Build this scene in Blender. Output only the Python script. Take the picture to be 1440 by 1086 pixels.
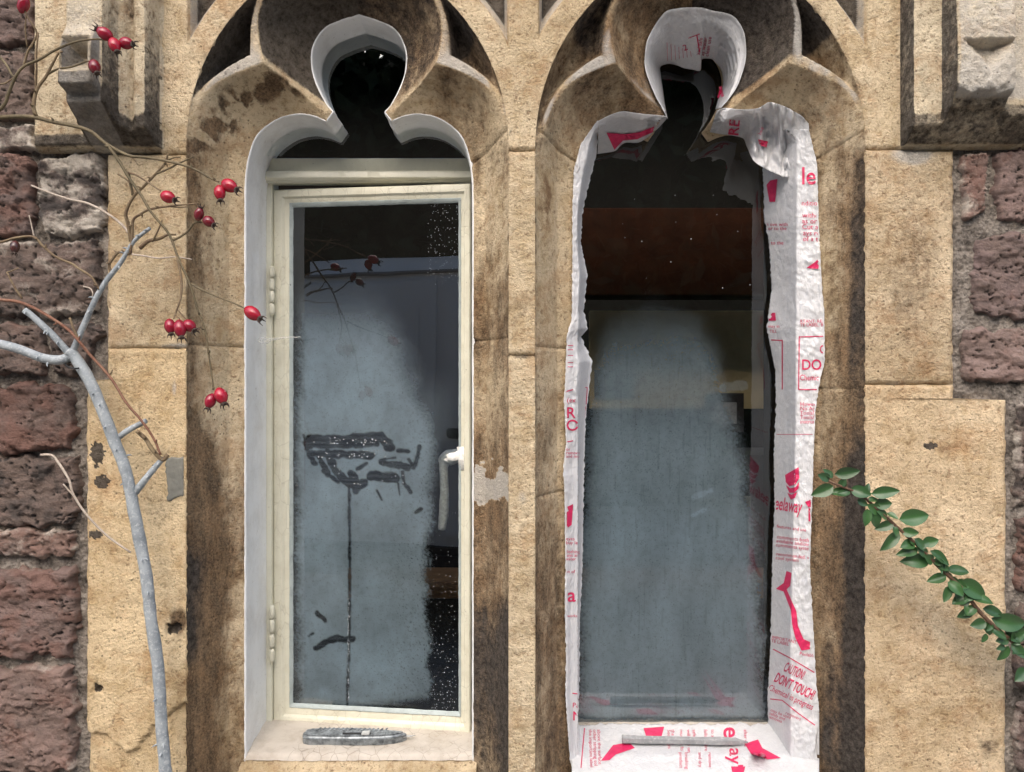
import bpy, bmesh, math, random
import numpy as np
from mathutils import Vector, Matrix

random.seed(7); RNG = np.random.default_rng(7)
for o in list(bpy.data.objects): bpy.data.objects.remove(o)
scene = bpy.context.scene
COL = scene.collection
rad = math.radians

# ------------------------------------------------------------------ camera
CD = 1150.0            # camera distance from the wall face, mm ; 1 picture pixel = 1 mm on the wall face
CZ = 1.5               # eye height, m
cam = bpy.data.cameras.new('camera'); camo = bpy.data.objects.new('camera', cam); COL.objects.link(camo)
camo.location = (0, -CD/1000, CZ); camo.rotation_euler = (rad(90), 0, 0)
cam.sensor_width = 36; cam.lens = 36*CD/1440; cam.clip_start = .02; cam.clip_end = 500
scene.camera = camo
# ------------------------------------------------------------------ light
w = bpy.data.worlds.new('World'); scene.world = w; w.use_nodes = True
SUN_EL, SUN_AZ = 44, -12        # degrees; azimuth measured from straight out of the wall, negative = from the left
nt = w.node_tree; nt.nodes.clear()
sky = nt.nodes.new('ShaderNodeTexSky'); sky.sky_type = 'NISHITA'; sky.sun_disc = False
sky.sun_elevation = rad(SUN_EL); sky.sun_rotation = rad(180-SUN_AZ)
sky.air_density = 1.0; sky.dust_density = 4.0; sky.ozone_density = 1.0
bg = nt.nodes.new('ShaderNodeBackground'); bg.inputs[1].default_value = .15
wo = nt.nodes.new('ShaderNodeOutputWorld')
nt.links.new(sky.outputs[0], bg.inputs[0]); nt.links.new(bg.outputs[0], wo.inputs[0])
sl = bpy.data.lights.new('sun', 'SUN'); sl.energy = 1.2; sl.angle = rad(75); sl.color = (1, .98, .95)
so = bpy.data.objects.new('sun', sl); COL.objects.link(so); so.location = (-1, -3, 5)
sdir = Vector((math.sin(rad(SUN_AZ))*math.cos(rad(SUN_EL)), -math.cos(rad(SUN_AZ))*math.cos(rad(SUN_EL)), math.sin(rad(SUN_EL))))
so.rotation_euler = sdir.to_track_quat('Z', 'Y').to_euler()
scene.view_settings.view_transform = 'Standard'; scene.view_settings.look = 'None'
scene.view_settings.exposure = 1.12; scene.view_settings.gamma = 1
scene.view_settings.use_curve_mapping = False

# ------------------------------------------------------------------ numpy noise
def _h(ix, iy, seed):
    n = (ix.astype(np.int64)*374761393 + iy.astype(np.int64)*668265263 + seed*1442695041) & 0xffffffff
    n = ((n ^ (n >> 13))*1274126177) & 0xffffffff
    return ((n ^ (n >> 16)) & 0xffff)/65535.0
def pn(x, y, seed=0):
    x = np.asarray(x, float); y = np.asarray(y, float)
    ix = np.floor(x); iy = np.floor(y); fx = x-ix; fy = y-iy
    u = fx*fx*fx*(fx*(fx*6-15)+10); v = fy*fy*fy*(fy*(fy*6-15)+10)
    def g(dx, dy):
        a = _h(ix+dx, iy+dy, seed)*2*np.pi
        return np.cos(a)*(fx-dx)+np.sin(a)*(fy-dy)
    a = g(0, 0); b = g(1, 0); c = g(0, 1); d = g(1, 1)
    return 1.4*((a*(1-u)+b*u)*(1-v)+(c*(1-u)+d*u)*v)
def fbm(x, y, o=4, seed=0, gain=.5):
    s = 0; a = 1; t = 0
    for i in range(o):
        s = s+a*pn(x*2**i, y*2**i, seed+i*17); t += a; a *= gain
    return s/t*1.5
def gb(px, py, cx, cy, sx, sy): return np.exp(-(((px-cx)/sx)**2+((py-cy)/sy)**2))
def blob(x, y, cx, cy, sx, sy): return ss(.42, .62, gb(x, y, cx, cy, sx*1.35, sy*1.35)+.38*fbm(x/6, y/6, 3, 91))*(gb(x, y, cx, cy, sx*1.8, sy*1.8) > .12)
def ss(a, b, x):
    t = np.clip((np.asarray(x, float)-a)/(b-a), 0, 1); return t*t*(3-2*t)

# ------------------------------------------------------------------ coordinates: X right, Z up (from eye level), d into the wall, all mm
def Wm(X, Z, d):
    X, Z, d = np.broadcast_arrays(X, Z, d)
    return np.stack([X/1000., d/1000., CZ+Z/1000.], -1)
def U(px, py, d):                      # a picture point at a known depth
    k = (CD+np.asarray(d, float))/CD
    return (np.asarray(px, float)-720)*k, (543-np.asarray(py, float))*k

# ------------------------------------------------------------------ objects
def tag(o, label=None, cat=None, group=None, kind=None):
    if label: o['label'] = label
    if cat: o['category'] = cat
    if group: o['group'] = group
    if kind: o['kind'] = kind
    return o
def empty(name, loc, label=None, cat=None, group=None, kind=None):
    o = bpy.data.objects.new(name, None); COL.objects.link(o); o.location = loc; o.empty_display_size = .05
    return tag(o, label, cat, group, kind)
def link(name, me, mat, parent=None, loc=None):
    o = bpy.data.objects.new(name, me); COL.objects.link(o)
    if mat is not None and len(me.materials) == 0: me.materials.append(mat)
    if parent is not None:
        o.parent = parent
        P = Vector((0, 0, 0)); q = parent
        while q is not None:
            P += q.location if q.parent is None else Vector((0, 0, 0)); q = q.parent
        if parent.parent is None: o.matrix_parent_inverse = Matrix.Translation(-P)
    if loc is not None: o.location = loc
    return o
def mesh_np(name, V, quads=None, tris=None, smooth=True, stain=None, sharp=None):
    me = bpy.data.meshes.new(name)
    V = np.asarray(V, np.float32).reshape(-1, 3)
    me.vertices.add(len(V)); me.vertices.foreach_set('co', V.ravel())
    parts = []; sizes = []
    if quads is not None and len(quads): q = np.asarray(quads, np.int32); parts.append(q.ravel()); sizes.append(np.full(len(q), 4, np.int32))
    if tris is not None and len(tris): t = np.asarray(tris, np.int32); parts.append(t.ravel()); sizes.append(np.full(len(t), 3, np.int32))
    li = np.concatenate(parts); sz = np.concatenate(sizes)
    me.loops.add(len(li)); me.loops.foreach_set('vertex_index', li)
    me.polygons.add(len(sz)); st = np.concatenate([[0], np.cumsum(sz)[:-1]]).astype(np.int32)
    me.polygons.foreach_set('loop_start', st)
    me.polygons.foreach_set('use_smooth', np.full(len(sz), bool(smooth)))
    if stain is not None:
        a = me.color_attributes.new('stain', 'FLOAT_COLOR', 'POINT')
        c = np.ones((len(V), 4), np.float32); c[:, :stain.shape[-1]] = stain.reshape(len(V), -1); a.data.foreach_set('color', c.ravel())
    me.update(calc_edges=True); me.validate()
    if sharp: me.set_sharp_from_angle(angle=rad(sharp))
    return me
def gridq(n, m, wrap=False):
    i, j = np.meshgrid(np.arange(n-1), np.arange(m if wrap else m-1), indexing='ij')
    k = (j+1) % m
    return np.stack([i*m+j, (i+1)*m+j, (i+1)*m+k, i*m+k], -1).reshape(-1, 4)
def grid_obj(name, X, Z, d, mat, parent=None, stain=None, skirt=0, sharp=None, flip=False):
    if skirt:
        X = np.pad(X, 1, mode='edge'); Z = np.pad(Z, 1, mode='edge'); d0 = np.pad(d, 1, mode='edge')
        e = np.ones_like(d0, bool); e[1:-1, 1:-1] = False; d = np.where(e, np.maximum(d0, skirt), d0)
        if stain is not None: stain = np.pad(stain, ((1, 1), (1, 1), (0, 0)), mode='edge')
    q = gridq(*X.shape)
    if flip: q = q[:, ::-1]
    me = mesh_np(name, Wm(X, Z, d), q, stain=stain, sharp=sharp)
    return link(name, me, mat, parent)
def box(name, X0, X1, Z0, Z1, d0, d1, mat, parent=None, bevel=0, seg=2, rough=0):
    bm = bmesh.new(); bmesh.ops.create_cube(bm, size=1)
    for v in bm.verts:
        v.co = ((X0+X1)/2+v.co.x*(X1-X0), (d0+d1)/2+v.co.y*(d1-d0), (Z0+Z1)/2+v.co.z*(Z1-Z0))
    if bevel: bmesh.ops.bevel(bm, geom=bm.edges[:], offset=bevel, segments=seg, affect='EDGES', profile=.5)
    for v in bm.verts: v.co = (v.co.x/1000, v.co.y/1000, CZ+v.co.z/1000)
    me = bpy.data.meshes.new(name); bm.to_mesh(me); bm.free()
    if bevel:
        for p in me.polygons: p.use_smooth = True
        me.set_sharp_from_angle(angle=rad(35))
    return link(name, me, mat, parent)

def catmull(P, n):
    P = np.asarray(P, float)
    Q = np.vstack([2*P[0]-P[1], P, 2*P[-1]-P[-2]])
    out = []
    for i in range(1, len(Q)-2):
        t = np.linspace(0, 1, n, endpoint=False)[:, None]
        a, b, c, d = Q[i-1], Q[i], Q[i+1], Q[i+2]
        out.append(.5*((2*b)+(-a+c)*t+(2*a-5*b+4*c-d)*t*t+(-a+3*b-3*c+d)*t**3))
    out.append(P[-1:]); return np.vstack(out)
def tube_mesh(name, P, R, sides=8, sub=5, wob=.08, seed=0, cap=True):
    """P world metres (n,3), R radius metres"""
    P = np.asarray(P, float); R = np.asarray(R, float)
    if sub > 1:
        PR = catmull(np.hstack([P, R[:, None]]), sub); P = PR[:, :3]; R = np.maximum(PR[:, 3], R.min()*.6)
    T = np.gradient(P, axis=0); T /= np.linalg.norm(T, axis=1)[:, None]+1e-12
    ref = np.array([0, 1., 0]) if abs(T[0][1]) < .9 else np.array([1., 0, 0])
    V = []
    for i in range(len(P)):
        u = np.cross(T[i], ref); u /= np.linalg.norm(u)+1e-9; v = np.cross(T[i], u); ref = np.cross(u, T[i]) if False else ref
        a = np.arange(sides)*2*np.pi/sides
        rr = R[i]*(1+wob*pn(np.cos(a)*1.3+i*.35+seed*3.1, np.sin(a)*1.3+seed*7.7, seed))
        V.append(P[i]+np.cos(a)[:, None]*u*rr[:, None]+np.sin(a)[:, None]*v*rr[:, None])
    n = len(V); V = np.vstack(V); q = gridq(n, sides, True); tr = []
    if cap:
        V = np.vstack([V, P[0], P[-1]]); c0 = n*sides; c1 = c0+1
        for j in range(sides):
            tr.append((c0, j, (j+1) % sides)); tr.append((c1, (n-1)*sides+(j+1) % sides, (n-1)*sides+j))
    return V, q, np.array(tr, int)
def join_geo(parts):
    Vs = []; qs = []; ts = []; k = 0
    for V, q, t in parts:
        Vs.append(V); qs.append(q+k)
        if len(t): ts.append(t+k)
        k += len(V)
    return np.vstack(Vs), np.vstack(qs), (np.vstack(ts) if ts else None)

# ------------------------------------------------------------------ materials
class M:
    def __init__(s, name):
        s.m = bpy.data.materials.new(name); s.m.use_nodes = True; s.t = s.m.node_tree; s.t.nodes.clear()
        s.out = s.n('OutputMaterial'); s.b = s.n('BsdfPrincipled'); s.l(s.b.outputs[0], s.out.inputs[0])
        s.co = s.n('TexCoord').outputs['Object']
    def n(s, k, **kw):
        x = s.t.nodes.new('ShaderNode'+k)
        for a, b in kw.items(): setattr(x, a, b)
        return x
    def l(s, a, b): s.t.links.new(a, b)
    def mapv(s, scale): 
        x = s.n('Mapping'); s.l(s.co, x.inputs[0]); x.inputs['Scale'].default_value = scale; return x.outputs[0]
    def noise(s, scale, detail=4, rough=.55, vec=None, dist=0):
        x = s.n('TexNoise'); x.inputs['Scale'].default_value = scale; x.inputs['Detail'].default_value = detail
        x.inputs['Roughness'].default_value = rough; x.inputs['Distortion'].default_value = dist; s.l(vec or s.co, x.inputs['Vector']); return x.outputs['Fac']
    def voro(s, scale, feat='F1', vec=None):
        x = s.n('TexVoronoi', feature=feat); x.inputs['Scale'].default_value = scale; s.l(vec or s.co, x.inputs['Vector']); return x.outputs['Distance']
    def ramp(s, f, stops, interp='LINEAR'):
        x = s.n('ValToRGB'); x.color_ramp.interpolation = interp; s.l(f, x.inputs[0]); e = x.color_ramp.elements
        while len(e) < len(stops): e.new(.5)
        for i, (p, c) in enumerate(stops):
            e[i].position = p; e[i].color = (*c, 1) if not isinstance(c, (int, float)) else (c, c, c, 1)
        return x.outputs[0]
    def mix(s, f, a, b, mode='MIX'):
        x = s.n('Mix', data_type='RGBA', blend_type=mode)
        for k, v in ((0, f), (6, a), (7, b)):
            if isinstance(v, bpy.types.NodeSocket): s.l(v, x.inputs[k])
            elif k == 0: x.inputs[0].default_value = v
            else: x.inputs[k].default_value = (*v, 1)
        return x.outputs[2]
    def math(s, op, a, b=0.0, c=0.0, clamp=False):
        x = s.n('Math', operation=op, use_clamp=clamp)
        for k, v in ((0, a), (1, b), (2, c)):
            if isinstance(v, bpy.types.NodeSocket): s.l(v, x.inputs[k])
            else: x.inputs[k].default_value = v
        return x.outputs[0]
    def attr(s, name='stain'):
        a = s.n('Attribute', attribute_name=name); x = s.n('SeparateColor'); s.l(a.outputs['Color'], x.inputs[0]); return x.outputs
    def bump(s, h, strength=.5, dist=.002, nrm=None):
        x = s.n('Bump'); x.inputs['Strength'].default_value = strength; x.inputs['Distance'].default_value = dist; s.l(h, x.inputs['Height'])
        if nrm is not None: s.l(nrm, x.inputs['Normal'])
        return x.outputs[0]
    def done(s, col=None, rough=.8, nrm=None, spec=None):
        if col is not None:
            if isinstance(col, bpy.types.NodeSocket): s.l(col, s.b.inputs['Base Color'])
            else: s.b.inputs['Base Color'].default_value = (*col, 1)
        if isinstance(rough, bpy.types.NodeSocket): s.l(rough, s.b.inputs['Roughness'])
        else: s.b.inputs['Roughness'].default_value = rough
        if nrm is not None: s.l(nrm, s.b.inputs['Normal'])
        if spec is not None: s.b.inputs['Specular IOR Level'].default_value = spec
        return s.m

def stain_fac(m, ch, noise, gain=1.9, width=.30):
    """soft threshold: attribute value against a noise, so stains get ragged edges"""
    x = m.math('MULTIPLY_ADD', ch, gain, m.math('MULTIPLY', noise, -1.0))
    mr = m.n('MapRange', interpolation_type='SMOOTHSTEP'); m.l(x, mr.inputs[0])
    mr.inputs[1].default_value = -.15; mr.inputs[2].default_value = width; return mr.outputs[0]

def make_limestone(name='limestone', light=(.66, .54, .365), mid=(.55, .425, .26), dark=(.27, .175, .10)):
    m = M(name); st = m.attr()
    n1 = m.noise(9, 4, .6); n2 = m.noise(42, 6, .68); n3 = m.noise(300, 4, .72); nM = m.noise(110, 5, .75)
    ns = m.noise(1, 6, .72, m.mapv((48, 48, 15)))
    oi = m.n('ObjectInfo')
    a = m.math('ADD', m.math('MULTIPLY', n1, .5), m.math('MULTIPLY', n2, .5))
    c = m.ramp(a, [(.34, dark), (.42, mid), (.50, light), (.64, tuple(min(1, x*1.18) for x in light))])
    c = m.mix(m.ramp(nM, [(.34, .8), (.465, 0.0)]), c, dark)
    c = m.mix(m.ramp(n3, [(.30, .7), (.42, 0.0)]), c, tuple(x*.6 for x in dark))
    c = m.mix(m.ramp(n3, [(.58, 0.0), (.74, .5)]), c, (.78, .68, .50))
    c = m.mix(m.ramp(m.noise(13, 6, .80), [(.50, 0.0), (.63, .52)]), c, (.40, .235, .115))
    c = m.mix(1.0, c, oi.outputs['Color'], 'MULTIPLY')
    c = m.mix(1.0, c, m.ramp(m.noise(3.2, 3, .6), [(.36, (.84, .80, .74)), (.60, (1.08, 1.08, 1.08))]), 'MULTIPLY')
    nb = m.math('ADD', m.math('MULTIPLY', ns, .36), m.math('ADD', m.math('MULTIPLY', n2, .40), m.math('MULTIPLY', nM, .28)))
    crust = m.mix(m.ramp(m.math('ADD', m.math('MULTIPLY', ns, .5), m.math('MULTIPLY', n3, .5)), [(.42, 0.0), (.62, 1.0)]), (.048, .028, .017), (.33, .205, .110))
    c = m.mix(m.math('MULTIPLY', stain_fac(m, st[0], nb), .88), c, crust)
    nk = m.math('ADD', m.math('MULTIPLY', n2, .5), m.math('MULTIPLY', nM, .5))
    soot_shade = m.mix(m.ramp(nM, [(.36, 0.0), (.70, 1.0)]), (.020, .018, .016), (.125, .108, .094))  # soot tint, also carries shade painted on hollows and hood stops
    c = m.mix(m.math('MULTIPLY', stain_fac(m, st[1], nk), .93), c, soot_shade)
    nw = m.math('ADD', m.math('MULTIPLY', n2, .6), m.math('MULTIPLY', n3, .4))
    c = m.mix(m.math('MULTIPLY', stain_fac(m, st[2], nw, 1.25, .4), .8), c, m.mix(n3, (.36, .33, .29), (.70, .67, .61)))
    pit = m.math('MAXIMUM', m.ramp(m.voro(105), [(.0, 0.0), (.20, 1.0)]), m.ramp(n1, [(.50, 1.0), (.62, 0.0)]))
    c = m.mix(pit, tuple(x*.30 for x in dark), c)
    h = m.math('ADD', m.math('MULTIPLY', n3, .8), m.math('MULTIPLY', n2, .9)); h = m.math('ADD', h, m.math('MULTIPLY', pit, .35)); h = m.math('ADD', h, m.math('MULTIPLY', nM, .7))
    return m.done(c, .92, m.bump(h, 1.0, .006), .2)

def make_rubble():
    m = M('rubble_sandstone'); st = m.attr()
    oi = m.n('ObjectInfo')
    n1 = m.noise(14, 6, .65); n2 = m.noise(70, 6, .7); n3 = m.noise(300, 4, .65)
    strat = m.noise(1, 6, .7, m.mapv((25, 25, 130)))
    c = m.mix(m.ramp(n1, [(.34, 0.0), (.66, 1.0)]), oi.outputs['Color'], (.115, .085, .072))
    c = m.mix(1.0, c, (1.2, 1.2, 1.2), 'MULTIPLY'); c = m.mix(m.ramp(n2, [(.3, .45), (.44, 0.0)]), c, (.035, .027, .024))
    c = m.mix(m.ramp(strat, [(.5, 0.0), (.75, .55)]), c, (.26, .175, .145))
    c = m.mix(m.math('MULTIPLY', stain_fac(m, st[0], n1), .55), c, (.165, .085, .064))
    c = m.mix(m.math('MULTIPLY', stain_fac(m, st[1], n2), .85), c, (.045, .040, .037))
    nw = m.math('ADD', m.math('MULTIPLY', m.noise(60, 6, .75), .6), m.math('MULTIPLY', n3, .4))
    c = m.mix(m.math('MULTIPLY', stain_fac(m, st[2], nw, 1.5), .85), c, (.52, .47, .40))
    h = m.math('ADD', m.math('MULTIPLY', n2, .9), m.math('MULTIPLY', n3, .4)); h = m.math('ADD', h, m.math('MULTIPLY', strat, .6))
    return m.done(m.mix(m.ramp(n3, [(.32, .4), (.40, 0.0)]), c, (.03, .024, .02)), .92, m.bump(m.math('ADD', h, m.math('MULTIPLY', n3, .5)), .8, .004), .25)
def make_mortar():
    m = M('lime_mortar'); n1 = m.noise(30, 6, .7); n2 = m.noise(160, 6, .75); v = m.voro(170)
    c = m.ramp(n1, [(.3, (.05, .042, .036)), (.5, (.27, .235, .20)), (.7, (.46, .41, .355))])
    c = m.mix(m.ramp(n2, [(.32, .85), (.5, 0.0)]), c, (.03, .026, .023))
    c = m.mix(m.ramp(n2, [(.6, 0.0), (.72, .8)]), c, (.50, .46, .40))
    h = m.math('ADD', n2, m.math('MULTIPLY', v, .6))
    return m.done(c, .95, m.bump(h, 1, .006), .15)
def make_paint(name, col, dirt=(.30, .26, .2), amt=.5, rough=.45, scale=1.0, crackle=0.0):
    m = M(name); n1 = m.noise(18*scale, 6, .7); n2 = m.noise(120*scale, 5, .7); ns = m.noise(1, 5, .6, m.mapv((140, 140, 14)))
    c = m.mix(m.math('MULTIPLY', m.ramp(n1, [(.45, 0.0), (.75, 1.0)]), amt), col, tuple(a*.55+b*.45 for a, b in zip(col, dirt)))
    c = m.mix(m.math('MULTIPLY', m.ramp(n2, [(.24, 1.0), (.36, 0.0)]), amt*1.4, clamp=True), c, dirt)
    c = m.mix(m.math('MULTIPLY', m.ramp(m.noise(330, 2, .5), [(.22, 1.0), (.29, 0.0)]), amt), c, tuple(x*.4 for x in dirt))
    h = m.math('ADD', m.math('MULTIPLY', n2, .5), ns)
    if crackle:
        ve = m.ramp(m.voro(55, 'DISTANCE_TO_EDGE', m.mapv((1, 1, .5))), [(0.0, 0.0), (.03, 1.0)])
        ck = m.math('MAXIMUM', ve, m.ramp(m.noise(9, 3), [(.48, 1.0), (.56, 0.0)]))
        c = m.mix(m.math('MULTIPLY', m.math('SUBTRACT', 1.0, ck), crackle), c, tuple(x*.5 for x in dirt)); h = m.math('ADD', h, ck)
    return m.done(c, rough, m.bump(h, .35, .0012), .4)
def simple(name, col, rough=.6, var=.25, scale=60, metal=0, bump=.3, dist=.001, spec=None):
    m = M(name); n = m.noise(scale, 5, .65)
    c = m.mix(m.ramp(n, [(.3, 0.0), (.7, 1.0)]), tuple(x*(1-var) for x in col), tuple(min(1, x*(1+var)) for x in col))
    m.b.inputs['Metallic'].default_value = metal
    return m.done(c, rough, m.bump(n, bump, dist), spec)
def make_glass():
    m = M('window_glass'); m.t.nodes.remove(m.b)
    tr = m.n('BsdfTransparent'); tr.inputs[0].default_value = (.90, .94, .93, 1)
    gl = m.n('BsdfGlossy'); gl.inputs['Roughness'].default_value = .0; gl.inputs[0].default_value = (.96, 1, 1, 1)
    fr = m.n('Fresnel'); fr.inputs[0].default_value = 1.52
    f = m.math('MULTIPLY', fr.outputs[0], 2.8, clamp=True)        # both faces of the pane
    n = m.noise(3.5, 2, .5); bp = m.bump(n, .12, .004); m.l(bp, gl.inputs['Normal'])
    mx = m.n('MixShader'); m.l(f, mx.inputs[0]); m.l(tr.outputs[0], mx.inputs[1]); m.l(gl.outputs[0], mx.inputs[2]); m.l(mx.outputs[0], m.out.inputs[0])
    return m.m
def make_fog():
    m = M('condensation_film'); m.t.nodes.remove(m.b); st = m.attr()
    tr = m.n('BsdfTransparent'); df = m.n('BsdfDiffuse'); df.inputs[0].default_value = (.80, .91, 1, 1)
    n1 = m.noise(420, 3, .6); n2 = m.noise(90, 4, .6)
    a = m.math('MULTIPLY', st[0], m.ramp(n1, [(.28, .55), (.42, 1.0)]))
    a = m.math('MULTIPLY', a, m.ramp(n2, [(.3, .85), (.55, 1.0)]))
    mx = m.n('MixShader'); m.l(a, mx.inputs[0]); m.l(tr.outputs[0], mx.inputs[1]); m.l(df.outputs[0], mx.inputs[2]); m.l(mx.outputs[0], m.out.inputs[0])
    return m.m
def make_film():
    m = M('plastic_film'); n = m.noise(55, 5, .6, dist=1.5); n2 = m.noise(200, 4, .65)
    fo = m.noise(1, 4, .55, m.mapv((95, 95, 22)), 1.2); fo = m.ramp(fo, [(.40, 0.0), (.50, 1.0), (.60, 0.0)])
    c = m.mix(m.ramp(n, [(.35, 0.0), (.7, 1.0)]), (.80, .81, .83), (.88, .88, .88))
    h = m.math('ADD', m.math('MULTIPLY', n, 1.0), m.math('ADD', m.math('MULTIPLY', fo, .35), m.math('MULTIPLY', n2, .12)))
    bp = m.bump(h, .55, .0028); m.done(c, .22, bp, .7)
    t = m.n('BsdfTranslucent'); t.inputs[0].default_value = (.85, .85, .86, 1); m.l(bp, t.inputs['Normal'])
    mx = m.n('MixShader'); mx.inputs[0].default_value = .36; m.l(m.b.outputs[0], mx.inputs[1]); m.l(t.outputs[0], mx.inputs[2]); m.l(mx.outputs[0], m.out.inputs[0])
    return m.m
def make_bark(name, a, b, spec_c, scale=260):
    m = M(name); n = m.noise(scale, 5, .7); n2 = m.noise(45, 4, .6)
    c = m.mix(m.ramp(n2, [(.35, 0.0), (.65, 1.0)]), a, b)
    c = m.mix(m.ramp(n, [(.52, 0.0), (.68, .8)]), c, spec_c)
    return m.done(c, .7, m.bump(n, .5, .0012), .3)

LIME = make_limestone(); RUB = make_rubble(); MORT = make_mortar()
HOOD = make_limestone('hood_limestone', (.62, .53, .38), (.48, .38, .25), (.26, .18, .11))
WHITE = make_paint('white_masonry_paint', (.76, .77, .77), (.30, .27, .22), .75, .5)
CREAM = make_paint('cream_gloss_paint', (.66, .645, .525), (.25, .22, .13), .45, .32, 1.4, .0)
CREAMC = make_paint('crackled_cream_paint', (.66, .64, .515), (.26, .2, .11), .6, .36, 1.4, .22)
SILLP = make_paint('dirty_sill_paint', (.47, .425, .365), (.20, .15, .10), 1.0, .55, 1.8, .5)
PUTTY = make_paint('putty', (.38, .43, .42), (.10, .11, .10), 1.0, .6, 2.2)
GLASS = make_glass(); FOG = make_fog(); FILM = make_film()
RED = simple('red_print', (.58, .022, .10), .4, .15, 90)
DARKF = simple('dark_frame_paint', (.012, .011, .011), .45, .3)
STEM = make_bark('silver_rose_bark', (.20, .225, .24), (.34, .37, .385), (.52, .54, .54), 190)
TWIG = make_bark('brown_twig', (.12, .075, .045), (.20, .15, .085), (.28, .23, .15), 500)
TWIGG = make_bark('green_twig', (.10, .08, .045), (.165, .13, .075), (.05, .03, .02), 400)
PALE = make_bark('pale_tendril', (.38, .32, .26), (.48, .41, .34), (.28, .21, .16), 400)

# ================================================================== ground and outer wall
def plane_grid(name, x0, x1, y0, y1, z, n, mat, amp=0):
    gx, gy = np.meshgrid(np.linspace(x0, x1, n), np.linspace(y0, y1, n))
    gz = z+amp*fbm(gx*3, gy*3, 4, 5)
    return link(name, mesh_np(name, np.stack([gx, gy, gz], -1), gridq(n, n)[:, ::-1]), mat)
mg = M('gravel_path'); ng = mg.noise(60, 6, .7); vg = mg.voro(45)
GRAV = mg.done(mg.ramp(ng, [(.3, (.20, .185, .16)), (.7, (.42, .39, .34))]), .9, mg.bump(vg, .8, .01))
tag(plane_grid('ground', -40, 40, -60, .32, 0, 60, GRAV, .006), kind='structure')

house = empty('house_wall', (0, .26, 0), 'house wall core around the two window openings and the stonework', 'wall', kind='structure')
WALLM = make_mortar()
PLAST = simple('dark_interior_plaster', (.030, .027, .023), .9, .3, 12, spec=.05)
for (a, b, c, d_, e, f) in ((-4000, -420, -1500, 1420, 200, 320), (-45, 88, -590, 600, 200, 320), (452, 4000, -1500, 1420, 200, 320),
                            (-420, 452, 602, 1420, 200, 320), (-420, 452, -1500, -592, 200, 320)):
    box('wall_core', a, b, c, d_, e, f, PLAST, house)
for (a, b, c, d_) in ((-4000, -1190, -1490, 1420), (1190, 4000, -1490, 1420), (-1190, 1190, 960, 1420), (-1190, 1190, -1490, -940)):
    box('outer_masonry', a, b, c, d_, 8, 198, WALLM, house)

# ================================================================== window surround (two trefoil lights)
SUR = empty('window_surround', (0, .05, CZ-.62), 'weathered buff limestone surround of two trefoil-headed gothic lights', 'window surround', kind='thing')
S88 = CD/(CD+88)
HALF = [(160, 1110), (160, 1075), (160, 980), (160, 860), (160, 740), (160, 620), (160, 500), (160, 380), (160, 290), (158.5, 243), (150, 205), (137, 184), (112, 167), (87, 161), (64, 163.5), (46, 171)]
HALF2 = [(46, 171), (36, 157.5)]
HALF3 = [(36, 157.5), (46, 146), (60, 118), (66.5, 92), (64.5, 66), (50, 42), (27, 30), (0, 21.5)]
def half_outline():
    a = catmull(HALF, 10); b = np.linspace(HALF2[0], HALF2[1], 9); c = catmull(HALF3, 12)
    P = np.vstack([a[:-1], b[:-1], c]); P = np.stack([P[:, 0]/S88, (543-P[:, 1])/S88], -1)
    L = np.concatenate([[0], np.cumsum(np.linalg.norm(np.diff(P, axis=0), axis=1))])
    n = int(L[-1]/2.4); s = np.linspace(0, L[-1], n)
    ic = np.argmin(np.abs(P[:, 0]-36/S88)+np.abs(P[:, 1]-(543-157.5)/S88))
    return np.stack([np.interp(s, L, P[:, 0]), np.interp(s, L, P[:, 1])], -1), s, L[ic], L
HO, HS, LCUSP, HL = half_outline()
ZSP = 338.0
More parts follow.
